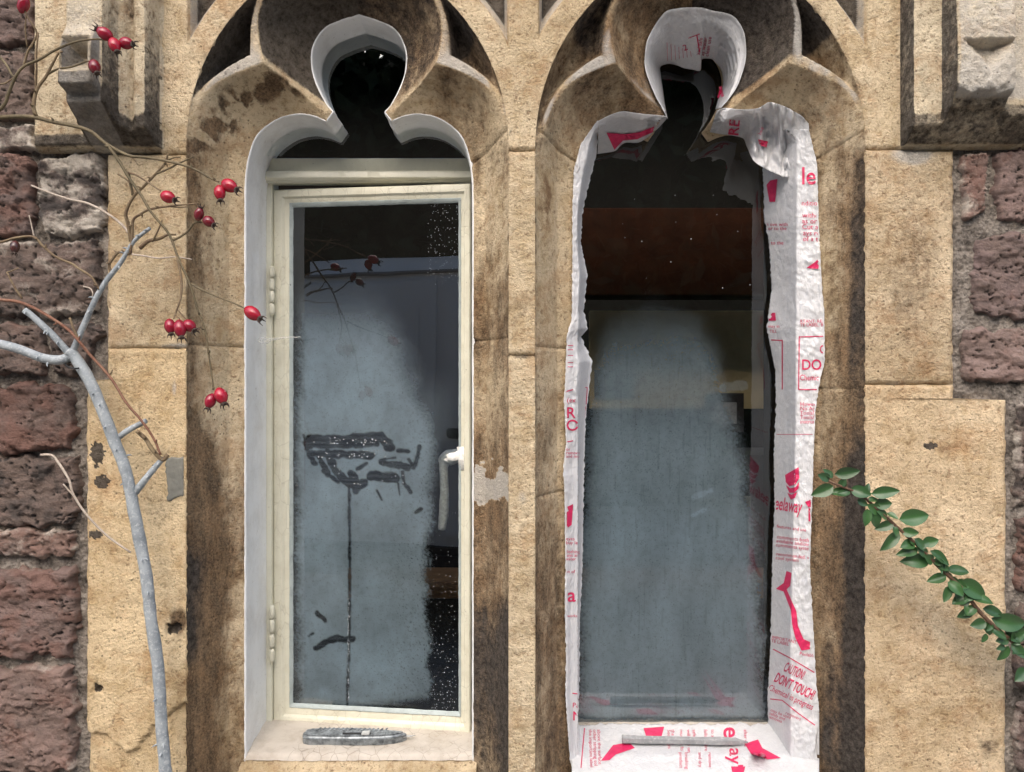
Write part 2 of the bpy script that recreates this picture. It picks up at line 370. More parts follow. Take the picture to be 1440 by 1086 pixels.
class Light:
    def __init__(s, xc, xo, hw):
        s.xc, s.xo, s.hw = xc, xo, hw; s.R = hw+62
        l = HO*np.array([-1, 1])+np.array([xo, 0]); r = (HO+np.array([xo, 0]))[::-1]
        s.poly = np.vstack([l, r[1:]])
    def dout(s, X, Z):
        ax = np.abs(X-s.xc); h = np.maximum(Z-ZSP, 0)
        return np.where(Z < ZSP, s.hw-ax, s.R-np.sqrt((ax+62)**2+h*h))
    def hwz(s, Z):
        h = np.clip(Z-ZSP, 0, s.R); return np.maximum(np.sqrt(s.R**2-h*h)-62, 0)
    def din(s, X, Z):
        P = s.poly[::2]; A = P[:-1]; B = P[1:]; sh = X.shape; x = X.ravel(); z = Z.ravel(); out = np.empty(len(x))
        AB = B-A; L2 = (AB**2).sum(1)+1e-9
        for k in range(0, len(x), 20000):
            px = x[k:k+20000, None]-A[None, :, 0]; pz = z[k:k+20000, None]-A[None, :, 1]
            t = np.clip((px*AB[:, 0]+pz*AB[:, 1])/L2, 0, 1)
            out[k:k+20000] = np.sqrt(((px-t*AB[:, 0])**2+(pz-t*AB[:, 1])**2).min(1))
        return out.reshape(sh)
    def inside(s, X, Z):
        P = s.poly[::3]; r = np.zeros(np.shape(X), bool); Q = np.roll(P, -1, 0)
        for (ax, az), (bx, bz) in zip(P, Q):
            if az != bz: r ^= ((az > Z) != (bz > Z)) & (X < (bx-ax)*(Z-az)/(bz-az)+ax)
        return r
    def depth(s, X, Z, parts=False):
        do = np.maximum(s.dout(X, Z), 0); di = s.din(X, Z)
        eye = np.hypot(np.abs(X-s.xo)-129, Z-458); W_ = 54+7*ss(0, 75, eye)+22*ss(ZSP+30, ZSP-40, Z)
        FW = 5+13*np.exp(-(eye/50)**2); u = np.clip(di/W_, 0, 1)
        c2 = 88-70*u**.95+9*np.sin(u*np.pi)          # cavetto
        c1 = np.where(di > W_+FW, np.minimum(54, 18+(di-W_-FW)*2.8), 18)
        f = np.clip(do/(34-22*ss(0, 10, di-W_-FW)), 0, 1)**.6
        d = np.where(di > W_, c1, c2)*f
        return (d, c1*f, FW, di-W_+70, do) if parts else d
LL = Light(-231.5, -231.5, 226.5); LR = Light(265, 272, 232)

def outer_at(Lt, frac):
    """frac 0..1 from springing to apex -> |x-xc|, Z"""
    amax = math.acos(62/Lt.R); a = frac*amax
    return Lt.R*np.cos(a)-62, ZSP+Lt.R*np.sin(a)
def side_curves(Lt, sgn):
    Lsp = HS[int(np.argmax(HO[:, 1] > ZSP-20))]
    C = HO*np.array([sgn, 1])+np.array([Lt.xo, 0])
    fr = np.where(HS < LCUSP, .56*np.clip((HS-Lsp)/(LCUSP-Lsp), 0, 1)**.9, .56+.44*np.clip((HS-LCUSP)/(HS[-1]-LCUSP), 0, 1))
    ow, oz = outer_at(Lt, fr)
    O = np.stack([Lt.xc+sgn*np.where(HS < Lsp, Lt.hw, ow), np.where(HS < Lsp, C[:, 1]+(ZSP-(ZSP-20))*np.clip((C[:, 1]-150)/(ZSP-20-150), 0, 1), oz)], -1)
    return C, O
def px_of(X, Z, d):
    k = CD/(CD+d); return 720+X*k, 543-Z*k

def splay_stain_shade(Lt, sgn, X, Z, d, parts):
    px, py = px_of(X, Z, d); _, c1, FW, di, do = parts
    t = np.clip(do/60, 0, 1)          # 0 front arris, 1 inner edge
    n = fbm(X/60, Z/160, 4, 3); R = np.zeros_like(X); G = np.zeros_like(X); B = np.zeros_like(X)
    head = ss(225, 195, py)
    if Lt is LL and sgn < 0:
        R += (1-head)*(.15+.17*ss(480, 760, py)+.24*ss(.5, .05, t))
        R += .25*np.exp(-((t-.2)/.25)**2)*ss(560, 700, py)*ss(1000, 880, py)
        G += .35*ss(.5, 0, t)*ss(700, 800, py)*ss(1000, 900, py)
    if Lt is LL and sgn > 0:
        R += (1-head)*(.30+.14*ss(480, 700, py)); G += (1-head)*(.36*ss(770, 900, py)+.14*ss(.35, .0, t))
        pt = gb(px, py, 688, 684, 34, 40)-.75*gb(px, py, 690, 667, 9, 11)-.5*gb(px, py, 694, 712, 12, 14)+.22*fbm(px/9, py/9, 3, 6); B += 1.1*ss(.42, .56, pt); R *= 1-ss(.42, .56, pt); G *= 1-ss(.42, .56, pt)
    if Lt is LR and sgn < 0:
        R += (1-head)*(.13+.10*ss(480, 560, py)+.16*ss(620, 900, py)); G += (1-head)*.20*ss(850, 1000, py)
    if Lt is LR and sgn > 0:
        R += (1-head)*(.27+.14*ss(520, 640, py)); R += (1-head)*.12*ss(.5, .1, t); G += (1-head)*((.27+.10*n)*ss(.34, .10, t)+.20*ss(560, 680, py)*ss(.75, .4, t)+.12*ss(800, 950, py))
    # heads
    dl, z0 = np.abs(X-Lt.xo), Z
    topf = ss(-12, 14, (Z-415)-.62*(dl-40))          # belongs to the upper foil
    plate = (di > 70+FW); rib = ss(68, 72, di)*ss(75+FW, 70+FW, di)*ss(ZSP+10, ZSP+50, Z)  # plate darkened, rib paled: painted shade and highlight over real staining and wear
    if Lt is LL:
        if sgn < 0:
            G += head*(.46*plate*ss(178, 158, py)+.50*topf); R += head*(1-topf)*.08
            ang = np.abs(di-60); R += head*(1-topf)*.55*np.exp(-((di-48)/17)**2)*(py < 215)*ss(-.35, .25, fbm(X/26, Z/26, 4, 9))
        else:
            G += head*(.32*topf+.3*plate); R += head*(.27+.14*topf+.15*plate)
        B += head*.72*rib*(1-.35*topf)*ss(-.8, .2, n); G *= 1-.75*rib; R *= 1-.5*rib
        B += head*.42*topf*ss(60, 0, di)*ss(.0, .5, n)
    else:
        R += head*(.30+.03*(sgn < 0)+.08*topf); G += head*((.36*topf*(sgn > 0))+.22*plate+.16*topf)
        B += head*(.75*rib*ss(-.8, .2, n)+.35*topf*(sgn < 0)*ss(.1, .5, n))
    rid = np.exp(-(((Z-415)-.62*(dl-40)-2)/5.)**2)*head*ss(75, 20, di-0*di)*(dl < 150); B += .38*rid*ss(-.6, .2, n); G *= 1-.6*rid  # cusp ridge: worn pale edge with a highlight painted in
    G += (1-head)*.06*ss(0, .5, fbm(X/16, Z/70, 4, 63))
    R += .14*n*(R > .02); G += .08*n*(G > .02)
    return np.clip(np.stack([R, G, B], -1), 0, 1.2)

def splay(Lt, sgn, i0, i1, name, ends=(True, True)):
    C, O = side_curves(Lt, sgn); C = C[i0:i1]; O = O[i0:i1]
    t = np.linspace(0, 1, 46)[None, :]
    X = C[:, :1]+(O[:, :1]-C[:, :1])*t; Z = C[:, 1:]+(O[:, 1:]-C[:, 1:])*t
    p = Lt.depth(X, Z, True); d = p[0].copy()
    stn = splay_stain_shade(Lt, sgn, X, Z, d, p)
    e = np.sin(np.clip(t, 0, 1)*np.pi)
    d += e*(1.6*fbm(X/45, Z/70, 4, 21)+.9*fbm(X/9, Z/14, 3, 22)+.35*fbm(X/3, Z/4, 2, 5))
    wob = ss(.85, 1, t)*1.6*fbm(X/14, Z/14, 3, 41); X = X+sgn*wob; d += ss(.9, 1, t)*.8*np.abs(fbm(X/8, Z/8, 3, 44))
    n = len(C); r = np.arange(n)[:, None]
    if ends[0]: d += 4.5*np.exp(-(r/1.1)**2)
    if ends[1]: d += 4.5*np.exp(-((n-1-r)/1.1)**2)
    return grid_obj(name, X, Z, d, LIME, SUR, stn, flip=(sgn < 0) ^ True if False else sgn > 0)
def idx_py(py):  # outline row index whose inner edge projects to py
    z = (543-py)/S88; return int(np.argmax(HO[:, 1] > z))
NH = len(HO)
for Lt, sgn, cuts in ((LL, -1, (490,)), (LL, 1, (480, 232)), (LR, -1, (690, 492, 232)), (LR, 1, (548, 235))):
    ii = [0]+[idx_py(c) for c in cuts]+[NH]
    for k in range(len(ii)-1):
        nm = 'head_stone' if k == len(ii)-2 and len(cuts) != 1 else 'jamb_stone'
        a, b = ii[k], ii[k+1]
        if len(cuts) == 1 and k == 1:
            m_ = idx_py(228); splay(Lt, sgn, a, m_+1, 'jamb_stone', (True, False)); splay(Lt, sgn, m_, b, 'head_stone', (False, False)); continue
        splay(Lt, sgn, a, min(b+1, NH), nm, (k > 0, k < len(ii)-2))

# painted reveals: opening outline swept back
def reveal(Lt, name, mat, d0, d1, taper=0.0):
    P = Lt.poly; n = len(P)
    tg = np.gradient(P, axis=0); tg /= np.linalg.norm(tg, axis=1)[:, None]+1e-9
    nr = np.stack([tg[:, 1], -tg[:, 0]], -1)      # towards the opening
    for _ in range(2): nr[1:-1] = (nr[:-2]+nr[1:-1]*2+nr[2:])/4
    prof = [(-2.6, d0+.2), (-1.2, d0-1.0), (.4, d0-.6), (1.2, d0+1.2)]+[(1.4+.4*math.sin(k), d0+3+(d1-d0-3)*k/14) for k in range(15)]
    X = []; Z = []; D = []
    for k, (o, d) in enumerate(prof):
        nz = .45*fbm(np.arange(n)/9, np.full(n, d/14.), 3, 8)+(1.2*fbm(np.arange(n)/6, np.full(n, .3), 3, 18) if k < 2 else 0)
        X.append(P[:, 0]+nr[:, 0]*(o+nz+taper)); Z.append(P[:, 1]+nr[:, 1]*(o+nz+taper)); D.append(np.full(n, d))
    X, Z, D = (np.array(v) for v in (X, Z, D))
    return grid_obj(name, X, Z, D, mat, SUR, sharp=None)
reveal(LL, 'painted_reveal', WHITE, 88, 192)
reveal(LR, 'bare_reveal', LIME, 89, 192, -1.6)

# front faces
def fblock(name, xl, xr, y0, y1, parent=SUR, mat=LIME, extra=None, stain=None, edges='lrtb', relief=1.0, res=2.4, seed=0, bev=4.5, skirt=60, warp=1.0):
    fl = xl if callable(xl) else (lambda Z, v=xl: np.full_like(Z, v-720.))
    fr_ = xr if callable(xr) else (lambda Z, v=xr: np.full_like(Z, v-720.))
    Zr = np.linspace(543-y0, 543-y1, max(4, int((y1-y0)/res)))
    a = fl(Zr); b = fr_(Zr); nx = max(4, int(np.max(b-a)/res)); t = np.linspace(0, 1, nx)[None, :]
    X = a[:, None]+(b-a)[:, None]*t; Z = np.repeat(Zr[:, None], nx, 1)
    el = X-a[:, None]; er = b[:, None]-X; et = Zr[0]-Z; eb = Z-Zr[-1]
    big = 1e3; e = np.full_like(X, big)
    for ch, q in zip('lrtb', (el, er, et, eb)):
        if ch in edges: e = np.minimum(e, q)
    wb = warp*2.2*fbm(X/22, Z/22, 3, seed+3)
    X = X+(wb*ss(6, 0, el)*('l' in edges)+wb*ss(6, 0, er)*('r' in edges)); Z = Z+wb*.6*(ss(5, 0, et)*('t' in edges)+ss(5, 0, eb)*('b' in edges))
    d = relief*(1.7*fbm(X/50, Z/50, 4, seed)+1.0*np.abs(fbm(X/11, Z/9, 4, seed+5))+.45*fbm(X/3.2, Z/3.2, 2, seed+9))
    ea = np.minimum(np.minimum(el, er), np.minimum(et, eb)); d *= ss(-1, 5, ea)
    d += bev*(1-ss(0, 5.0, e+1.6*fbm(X/8, Z/8, 2, seed+2)))
    if extra is not None: d = d+extra(X, Z)
    S = stain(X, Z, d) if stain else np.zeros(X.shape+(3,))
    if callable(S): S = S
    return grid_obj(name, X, Z, d, mat, parent, np.clip(S, 0, 1.2), skirt=skirt)
def st3(R=0, G=0, B=0):
    return np.stack(np.broadcast_arrays(R, G, B), -1).astype(float)
def xy(X, Z): return X+720, 543-Z

Lx = lambda Lt, s: (lambda Z: Lt.xc+s*Lt.hwz(Z))
def st_A(X, Z, d):
    x, y = xy(X, Z); return st3(.08+.12*gb(x, y, 240, 330, 30, 60)+.10*gb(x, y, 190, 450, 60, 60), 0, .75*gb(x, y, 246, 487, 30, 5)+.3*gb(x, y, 255, 430, 5, 60))
def st_B(X, Z, d):
    x, y = xy(X, Z); low = ss(-6, 6, y-(1032-40*ss(190, 262, x)+28*gb(x, y, 180, 1060, 22, 90)+6*fbm(x/12, y/12, 3, 2)))
    return st3(.08+.12*gb(x, y, 150, 800, 60, 70)+.10*low+.5*gb(x, y, 250, 875, 12, 22), .7*blob(x, y, 243, 885, 9, 7)+.7*blob(x, y, 137, 638, 8, 14)+.7*blob(x, y, 143, 678, 10, 8)+.8*blob(x, y, 137, 968, 6, 6)+.6*blob(x, y, 134, 752, 10, 5), .6*gb(x, y, 245, 545, 5, 18))
fblock('jamb_stone', 150, Lx(LL, -1), 217, 490, stain=st_A, edges='ltb', seed=11)
def ex_B(X, Z):
    x, y = xy(X, Z); f = ss(-3, 3, y-(1032-40*ss(190, 262, x)+28*gb(x, y, 180, 1060, 22, 90)+6*fbm(x/12, y/12, 3, 2)))
    return 6*f+9*blob(x, y, 243, 885, 9, 7)+7*blob(x, y, 137, 968, 6, 6)+5*gb(x, y, 256, 860, 6, 30)
fblock('jamb_stone', lambda Z: np.where(543-Z < 534, 150, 121)-720., Lx(LL, -1), 490, 1200, stain=st_B, extra=ex_B, edges='lt', seed=23).color = (1.12, 1.07, .98, 1)
fblock('mullion_stone', Lx(LL, 1), Lx(LR, -1), 212, 500, edges='tb', seed=31, relief=1.7, stain=lambda X, Z, d: st3(.10+.16*gb(X+720, 543-Z, 735, 420, 30, 50), .4*gb(X+720, 543-Z, 735, 508, 22, 12), 0))
fblock('mullion_stone', Lx(LL, 1), Lx(LR, -1), 500, 1200, edges='t', seed=37, relief=2.2, stain=lambda X, Z, d: st3(.11+.12*ss(640, 800, 543-Z)*ss(.0, .4, fbm(X/30, Z/60, 3, 4)), .4*gb(X+720, 543-Z, 735, 497, 22, 12)+.25*ss(.3, .7, fbm(X/14, Z/30, 3, 14)), .5*gb(X+720, 543-Z, 735, 700, 12, 16)))
def sunk(strip):
    def f(X, Z):
        a = np.minimum(np.where(X < 20, -LL.dout(X, Z), 999), np.where(X > 20, -LR.dout(X, Z), 999))-31
        return np.clip(np.minimum(a*1.6, strip(X)*4), 0, 32)
    return f
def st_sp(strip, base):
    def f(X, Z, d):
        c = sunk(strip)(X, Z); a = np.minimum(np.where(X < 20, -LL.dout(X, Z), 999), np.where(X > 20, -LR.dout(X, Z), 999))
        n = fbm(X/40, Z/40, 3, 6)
        return st3(base*.6+.08*n+.12*ss(12, 0, a), ss(20, 30, c)*.55+.25*ss(2, 10, c)+.12*ss(10, 0, a), .55*ss(2, 8, c)*ss(30, 22, c))  # darker with sunk depth, paler on the slope
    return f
s1 = lambda X: X-(263-720); s2 = lambda X: np.minimum(np.abs(X-16)-21, 60); s3 = lambda X: (1220-720)-X
fblock('spandrel_stone', 226, Lx(LL, -1), -150, 217, extra=sunk(s1), stain=st_sp(s1, .22), edges='b', seed=43)
fblock('spandrel_stone', Lx(LL, 1), Lx(LR, -1), -150, 212, extra=sunk(s2), stain=st_sp(s2, .10), edges='b', seed=47)
fblock('spandrel_stone', Lx(LR, 1), 1268, -150, 210, extra=sunk(s3), stain=st_sp(s3, .28), edges='b', seed=53)
def st_G(X, Z, d):
    x, y = xy(X, Z); n = fbm(X/30, Z/40, 4, 3)
    return st3(.13+.17*gb(x, y, 1285, 390, 60, 140)+.05*n, .24*gb(x, y, 1332, 290, 14, 90)+.22*gb(x, y, 1270, 470, 26, 50), .95*gb(x, y, 1285, 217, 26, 14)+.6*gb(x, y, 1258, 548, 16, 10)+.18)
fblock('jamb_stone', Lx(LR, 1), 1342, 210, 541, stain=st_G, edges='rtb', seed=61, relief=1.8).color = (.92, .90, .90, 1)
def st_H(X, Z, d):
    x, y = xy(X, Z); return st3(.05+.2*gb(x, y, 1225, 860, 14, 20)+.2*gb(x, y, 1385, 1040, 50, 40), .8*blob(x, y, 1308, 627, 9, 4)+.3*gb(x, y, 1390, 1050, 30, 25), .15)
fblock('jamb_stone', Lx(LR, 1), lambda Z: np.where(543-Z < 562, 1342, 1416)-720., 541, 1200, stain=st_H, edges='rt', seed=67, relief=1.3).color = (1.16, 1.13, 1.12, 1)

# sills: sloping from the frame to the front
def sill(Lt, name, mat, prof, seed, stain=(.0, .0, .0)):
    xs = np.linspace(Lt.xo-178, Lt.xo+178, 150); pr = catmull(np.array(prof, float), 10)
    X = np.repeat(xs[None, :], len(pr), 0); n = fbm(X/30, pr[:, 1:]/20+0*X, 4, seed)
    Zz = pr[:, :1]+0*X+1.3*n; D = pr[:, 1:]+0*X+(2.5*fbm(X/14, 0*X, 3, seed+4))*ss(100, 80, pr[:, 1:])
    return grid_obj(name, X, Zz, D, mat, SUR, np.broadcast_to(np.array(stain), X.shape+(3,)).copy())
sill(LL, 'painted_sill', SILLP, [(-547, 215), (-549, 180), (-552, 140), (-555, 108), (-558, 92), (-566, 86)], 3)
sill(LR, 'painted_sill', SILLP, [(-552, 215), (-555, 180), (-559, 140), (-563, 108), (-567, 92), (-574, 86)], 5)
sill(LL, 'sill_stone', LIME, [(-562, 90), (-570, 84), (-596, 40), (-640, -8), (-660, -10), (-800, -4)], 7, (.15, .05, .0))
sill(LR, 'sill_stone', LIME, [(-570, 90), (-578, 84), (-602, 40), (-640, -8), (-660, -10), (-800, -4)], 9, (.3, .15, .0))

# hood mould stops
def hood(name, x0, x1, prof, zb, slope, stain, seed, extra=None):
    X1 = np.arange(x0, x1, 2.0); Z1 = np.arange(720, zb-4, -2.0); X, Z = np.meshgrid(X1, Z1)
    p = np.interp(X, [q[0] for q in prof], [q[1] for q in prof])
    lim = np.where(Z > zb, 11+(Z-zb-2)/slope, -3)
    p = np.minimum(p, np.maximum(lim, -3))
    if extra is not None: p = extra(X, Z, p)
    p = p+ss(2, 10, p)*(1.3*fbm(X/25, Z/40, 4, seed)+.8*fbm(X/6, Z/8, 3, seed+1))
    return grid_obj(name, X, Z, -p, HOOD, SUR, np.clip(stain(X, Z, p), 0, 1.2), skirt=30, sharp=None)
def ex_L(X, Z, p):
    # carved end block with a sunk pyramid, broken lower lip
    inb = ss(-592, -588, X)*ss(-541, -545, X); lip = ss(388, 392, Z)*ss(408, 404, Z)
    q = np.minimum(np.maximum(0, (Z-385)*3.2), 20)*ss(480, 440, Z)
    p = p+inb*q*ss(384, 390, Z)
    cx, cz = -567, 432; r = np.maximum(np.abs(X-cx)/20, np.abs(Z-cz)/24)
    p = p-inb*np.clip((1-r)*42, 0, 34)
    return p
def st_shade_hL(X, Z, p):
    n = fbm(X/30, Z/60, 4, 31); groove = gb(X, 0, -519, 0, 8, 1)
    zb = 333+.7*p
    under = ss(14, 4, Z-zb)*ss(6, 12, p)  # underside, side faces, groove and sunk pyramid get shade painted into the tint
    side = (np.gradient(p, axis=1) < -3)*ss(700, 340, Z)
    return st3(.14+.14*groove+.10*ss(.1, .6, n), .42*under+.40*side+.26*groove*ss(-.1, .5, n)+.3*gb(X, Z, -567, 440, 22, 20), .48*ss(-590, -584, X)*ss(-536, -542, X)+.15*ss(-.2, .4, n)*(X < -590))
hood('label_stop', -668, -488, [(-668, 2), (-664, 12), (-600, 14), (-590, 16), (-586, 74), (-538, 76), (-534.5, 42), (-526, 40), (-519, 31), (-512, 40), (-497, 41), (-493.5, 0), (-488, 0)], 333, .62, st_shade_hL, 71, ex_L)
def ex_R(X, Z, p):
    inb = ss(588, 592, X)*ss(668, 664, X)
    p = p+inb*(10*ss(384, 394, Z+5*fbm(X/14, Z/14, 2, 6))*ss(560, 470, Z))
    # concave underside of the end block
    p = p-inb*12*gb(0*X, Z, 0, 372, 1, 16)
    cx, cz = 634, 445; tri = np.minimum((cz+14-Z)*0+np.clip((459-Z)/6, 0, 1)*18, np.clip(((Z-412)-np.abs(X-cx)*1.15)*.7, 0, 18))
    p = p-tri*(Z < 461)
    return p+inb*2.4*fbm(X/9, Z/9, 4, 12)
def st_shade_hR(X, Z, p):
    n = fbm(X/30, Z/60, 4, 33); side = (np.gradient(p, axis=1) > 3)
    zb = 336+.8*p; under = ss(14, 4, Z-zb)*ss(6, 12, p)  # shade put into the colour on underside, step sides and notch
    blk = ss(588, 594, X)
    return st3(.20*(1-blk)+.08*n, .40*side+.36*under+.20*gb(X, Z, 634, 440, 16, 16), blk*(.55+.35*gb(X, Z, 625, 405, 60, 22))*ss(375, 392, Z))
hood('label_stop', 546, 760, [(546, 0), (548, 34), (586, 36), (588.5, 60), (664, 62), (667, 46), (760, 48)], 336, .8, st_shade_hR, 73, ex_R)

# ================================================================== rubble walls
def rubble(parent, quad, col, seed, R=.15, G=.15, B=.12, proud=0.0, res=2.4, rel=1.0):
    (ax, ay), (bx, by), (cx, cy), (dx, dy) = quad      # tl tr br bl in picture px on the wall face
    gx_ = 3.0; ax -= gx_; dx -= gx_; bx += gx_; cx += gx_; ay -= gx_; by -= gx_; cy += gx_; dy += gx_
    wid = max(math.hypot(bx-ax, by-ay), math.hypot(cx-dx, cy-dy)); hei = max(math.hypot(dx-ax, dy-ay), math.hypot(cx-bx, cy-by))
    nu = max(6, int(wid/res)); nv = max(6, int(hei/res)); u, v = np.meshgrid(np.linspace(0, 1, nu), np.linspace(0, 1, nv))
    cu, cv = u*2-1, v*2-1; sh = 1-.07*(cu*cv)**2; u2 = (cu*sh+1)/2; v2 = (cv*sh+1)/2
    px = (ax*(1-u2)+bx*u2)*(1-v2)+(dx*(1-u2)+cx*u2)*v2; py = (ay*(1-u2)+by*u2)*(1-v2)+(dy*(1-u2)+cy*u2)*v2
    X = px-720.; Z = 543.-py
    e = np.minimum(np.minimum(u, 1-u)*wid, np.minimum(v, 1-v)*hei)
    X = X+ss(26, 0, e)*9*fbm(X/32, Z/32, 4, seed); Z = Z+ss(26, 0, e)*8*fbm(X/32+9, Z/26, 3, seed+50)
    big = fbm(X/75, Z/60, 3, seed+1)
    def facets(sx, sz, sd):
        a_ = X/sx+.35*fbm(X/18, Z/14, 3, sd); b_ = Z/sz+.35*fbm(X/18+5, Z/14, 3, sd+1)
        ia, ib = np.floor(a_), np.floor(b_); best = np.full(X.shape, 9e9); val = np.zeros(X.shape)
        for i_ in (-1, 0, 1):
            for j_ in (-1, 0, 1):
                ca = ia+i_+_h(ia+i_, ib+j_, sd+3); cb = ib+j_+_h(ia+i_, ib+j_, sd+4); q = (a_-ca)**2+(b_-cb)**2
                vv = (_h(ia+i_, ib+j_, sd+5)-.5)+1.1*(_h(ia+i_, ib+j_, sd+6)-.5)*(a_-ca)+1.1*(_h(ia+i_, ib+j_, sd+7)-.5)*(b_-cb)
                val = np.where(q < best, vv, val); best = np.minimum(best, q)
        return val
    d = -proud+rel*(3.0*big+5.6*facets(52, 30, seed)+3.2*facets(21, 10, seed+20)+1.3*np.abs(fbm(X/12, Z/6, 4, seed+3))+1.0*fbm(X/4, Z/3, 3, seed+4))
    ck = np.abs(fbm(X/48, Z/26, 3, seed+12)); d += rel*6*(1-ss(0, .035, ck))
    d = np.minimum(d, 11)
    d += 24*(1-ss(0, 8, e-1+5*fbm(X/15, Z/15, 3, seed+7)))**1.4
    n = fbm(X/40, Z/30, 4, seed+8)
    S = st3(R*(1+1.5*n)+0*X, G*.6*(1-n)+.4*(1-ss(0, .035, ck)), B*(1+n)+.12*ss(16, 2, e))
    o = grid_obj('stone', X, Z, d, RUB, parent, np.clip(S, 0, 1.2), skirt=45); o.color = (*col, 1); return o
def mortar(parent, x0, x1, y0, y1, base, seed, holes=None, res=3.0):
    X, Z = np.meshgrid(np.arange(x0-720, x1-720+res, res), np.arange(543-y0, 543-y1-res, -res))
    d = base+3.5*fbm(X/22, Z/22, 4, seed)+2.4*fbm(X/6, Z/6, 4, seed+1)
    return grid_obj('mortar', X, Z, d, MORT, parent, skirt=60)
def rect(a, b, c, d): return ((a, b), (c, b), (c, d), (a, d))
PUR, DRK, REDS, BRN, PNK = (.100, .072, .066), (.090, .070, .060), (.125, .070, .056), (.118, .088, .072), (.22, .15, .125)
WL = empty('rubble_wall', (-.6, .02, CZ-.6), 'dark red sandstone rubble wall behind the rose branches', 'wall', kind='thing')
for k, (q, c, R, G, B) in enumerate([
    (((-70, -60), (50, -62), (49, 62), (-70, 60)), PUR, .2, .2, .05), (((-70, 68), (50, 66), (50, 168), (-70, 165)), BRN, .1, .3, .08),
    (rect(56, -40, 95, 27), (.2, .15, .12), .1, .2, .3), (((-60, 172), (48, 176), (48, 214), (-60, 212)), DRK, .1, .35, .3),
    (((-80, 218), (42, 214), (50, 332), (-80, 330)), PUR, .3, .1, .05), (((50, 216), (145, 212), (145, 330), (56, 334)), DRK, .05, .45, .34),
    (((-70, 338), (143, 338), (140, 446), (-70, 444)), BRN, .1, .35, .22), (((-90, 452), (60, 452), (66, 528), (-90, 532)), BRN, .2, .3, .08),
    (((66, 455), (146, 452), (118, 528), (72, 527)), DRK, .1, .4, .1), (((-60, 540), (104, 538), (105, 634), (-60, 636)), REDS, .25, .15, .06),
    (((-90, 644), (112, 640), (108, 742), (-90, 740)), BRN, .1, .4, .08), (((-70, 744), (110, 744), (104, 784), (-70, 790)), (.19, .115, .09), .25, .1, .25),
    (((-60, 806), (104, 796), (106, 928), (-60, 932)), (.17, .115, .10), .28, .2, .12), (((-80, 942), (104, 934), (106, 1092), (-80, 1090)), PNK, .2, .12, .16)]):
    rubble(WL, q, c, 100+k*13, R, G, B, proud=1.5)
mortar(WL, -110, 152, -60, 1100, 13, 401)
WR = empty('rubble_wall', (.72, .02, CZ-.5), 'dark purple sandstone rubble wall beyond the leafy sprig', 'wall', kind='thing')
for k, (q, c, R, G, B) in enumerate([
    (((1348, 212), (1392, 210), (1388, 296), (1362, 318)), (.25, .15, .125), .4, .1, .25), (((1398, 208), (1520, 208), (1520, 312), (1402, 312)), (.22, .155, .14), .2, .2, .1),
    (((1374, 330), (1530, 322), (1530, 452), (1366, 448)), (.165, .12, .112), .15, .25, .12), (((1352, 462), (1520, 456), (1520, 540), (1352, 538)), (.23, .165, .145), .15, .2, .12),
    (((1428, 566), (1540, 566), (1540, 720), (1426, 716)), BRN, .1, .4, .25), (((1428, 724), (1540, 724), (1540, 840), (1428, 838)), REDS, .3, .3, .1),
    (((1428, 846), (1540, 846), (1540, 980), (1428, 975)), BRN, .1, .4, .1), (((1428, 985), (1540, 984), (1540, 1094), (1428, 1092)), PUR, .2, .3, .2)]):
    rubble(WR, q, c, 700+k*13, R, G, B, proud=1.5)
mortar(WR, 1340, 1560, 204, 1100, 9, 411)
# the walls go on beyond the picture, in coarser stones
def rubble_fill(parent, x0, x1, y0, y1, seed):
    rng = random.Random(seed); y = y0
    while y < y1-20:
        h = min(rng.uniform(75, 130), y1-y); x = x0
        while x < x1-10:
            wd = min(rng.uniform(110, 210), x1-x)
            if x1-x-wd < 50: wd = x1-x
            rubble(parent, rect(x+4, y+4, x+wd-4, y+h-4), rng.choice([PUR, DRK, REDS, BRN, BRN]), rng.randint(0, 9999), .2, .25, .1, 1.5, 9.0)
            x += wd
        y += h
rubble_fill(WL, -480, -95, -400, 1480, 5); mortar(WL, -480, -105, -400, 1480, 13, 421, res=12)
rubble_fill(WR, 1545, 1920, -400, 1480, 6); mortar(WR, 1555, 1920, -400, 1480, 13, 423, res=12)
rubble_fill(WL, -95, 720, -400, -155, 8); rubble_fill(WR, 720, 1545, -400, -155, 9)
rubble_fill(WL, -95, 720, 1205, 1480, 18); rubble_fill(WR, 720, 1545, 1205, 1480, 19)
rubble_fill(WL, -95, 118, 1098, 1205, 28); rubble_fill(WR, 1420, 1545, 1098, 1205, 29); rubble_fill(WR, 1485, 1545, -155, 205, 30)
rubble_fill(WL, -95, 48, -155, -62, 31)
for a, b, c, d_ in ((-110, 1560, -410, -150), (-110, 1560, 1200, 1480), (-110, 125, 1090, 1205), (1416, 1560, 1090, 1205), (1475, 1560, -155, 205), (-110, 60, -155, -55)): mortar(WL if a < 700 else WR, a, b, c, d_, 14, 431+int(abs(c)), res=10)

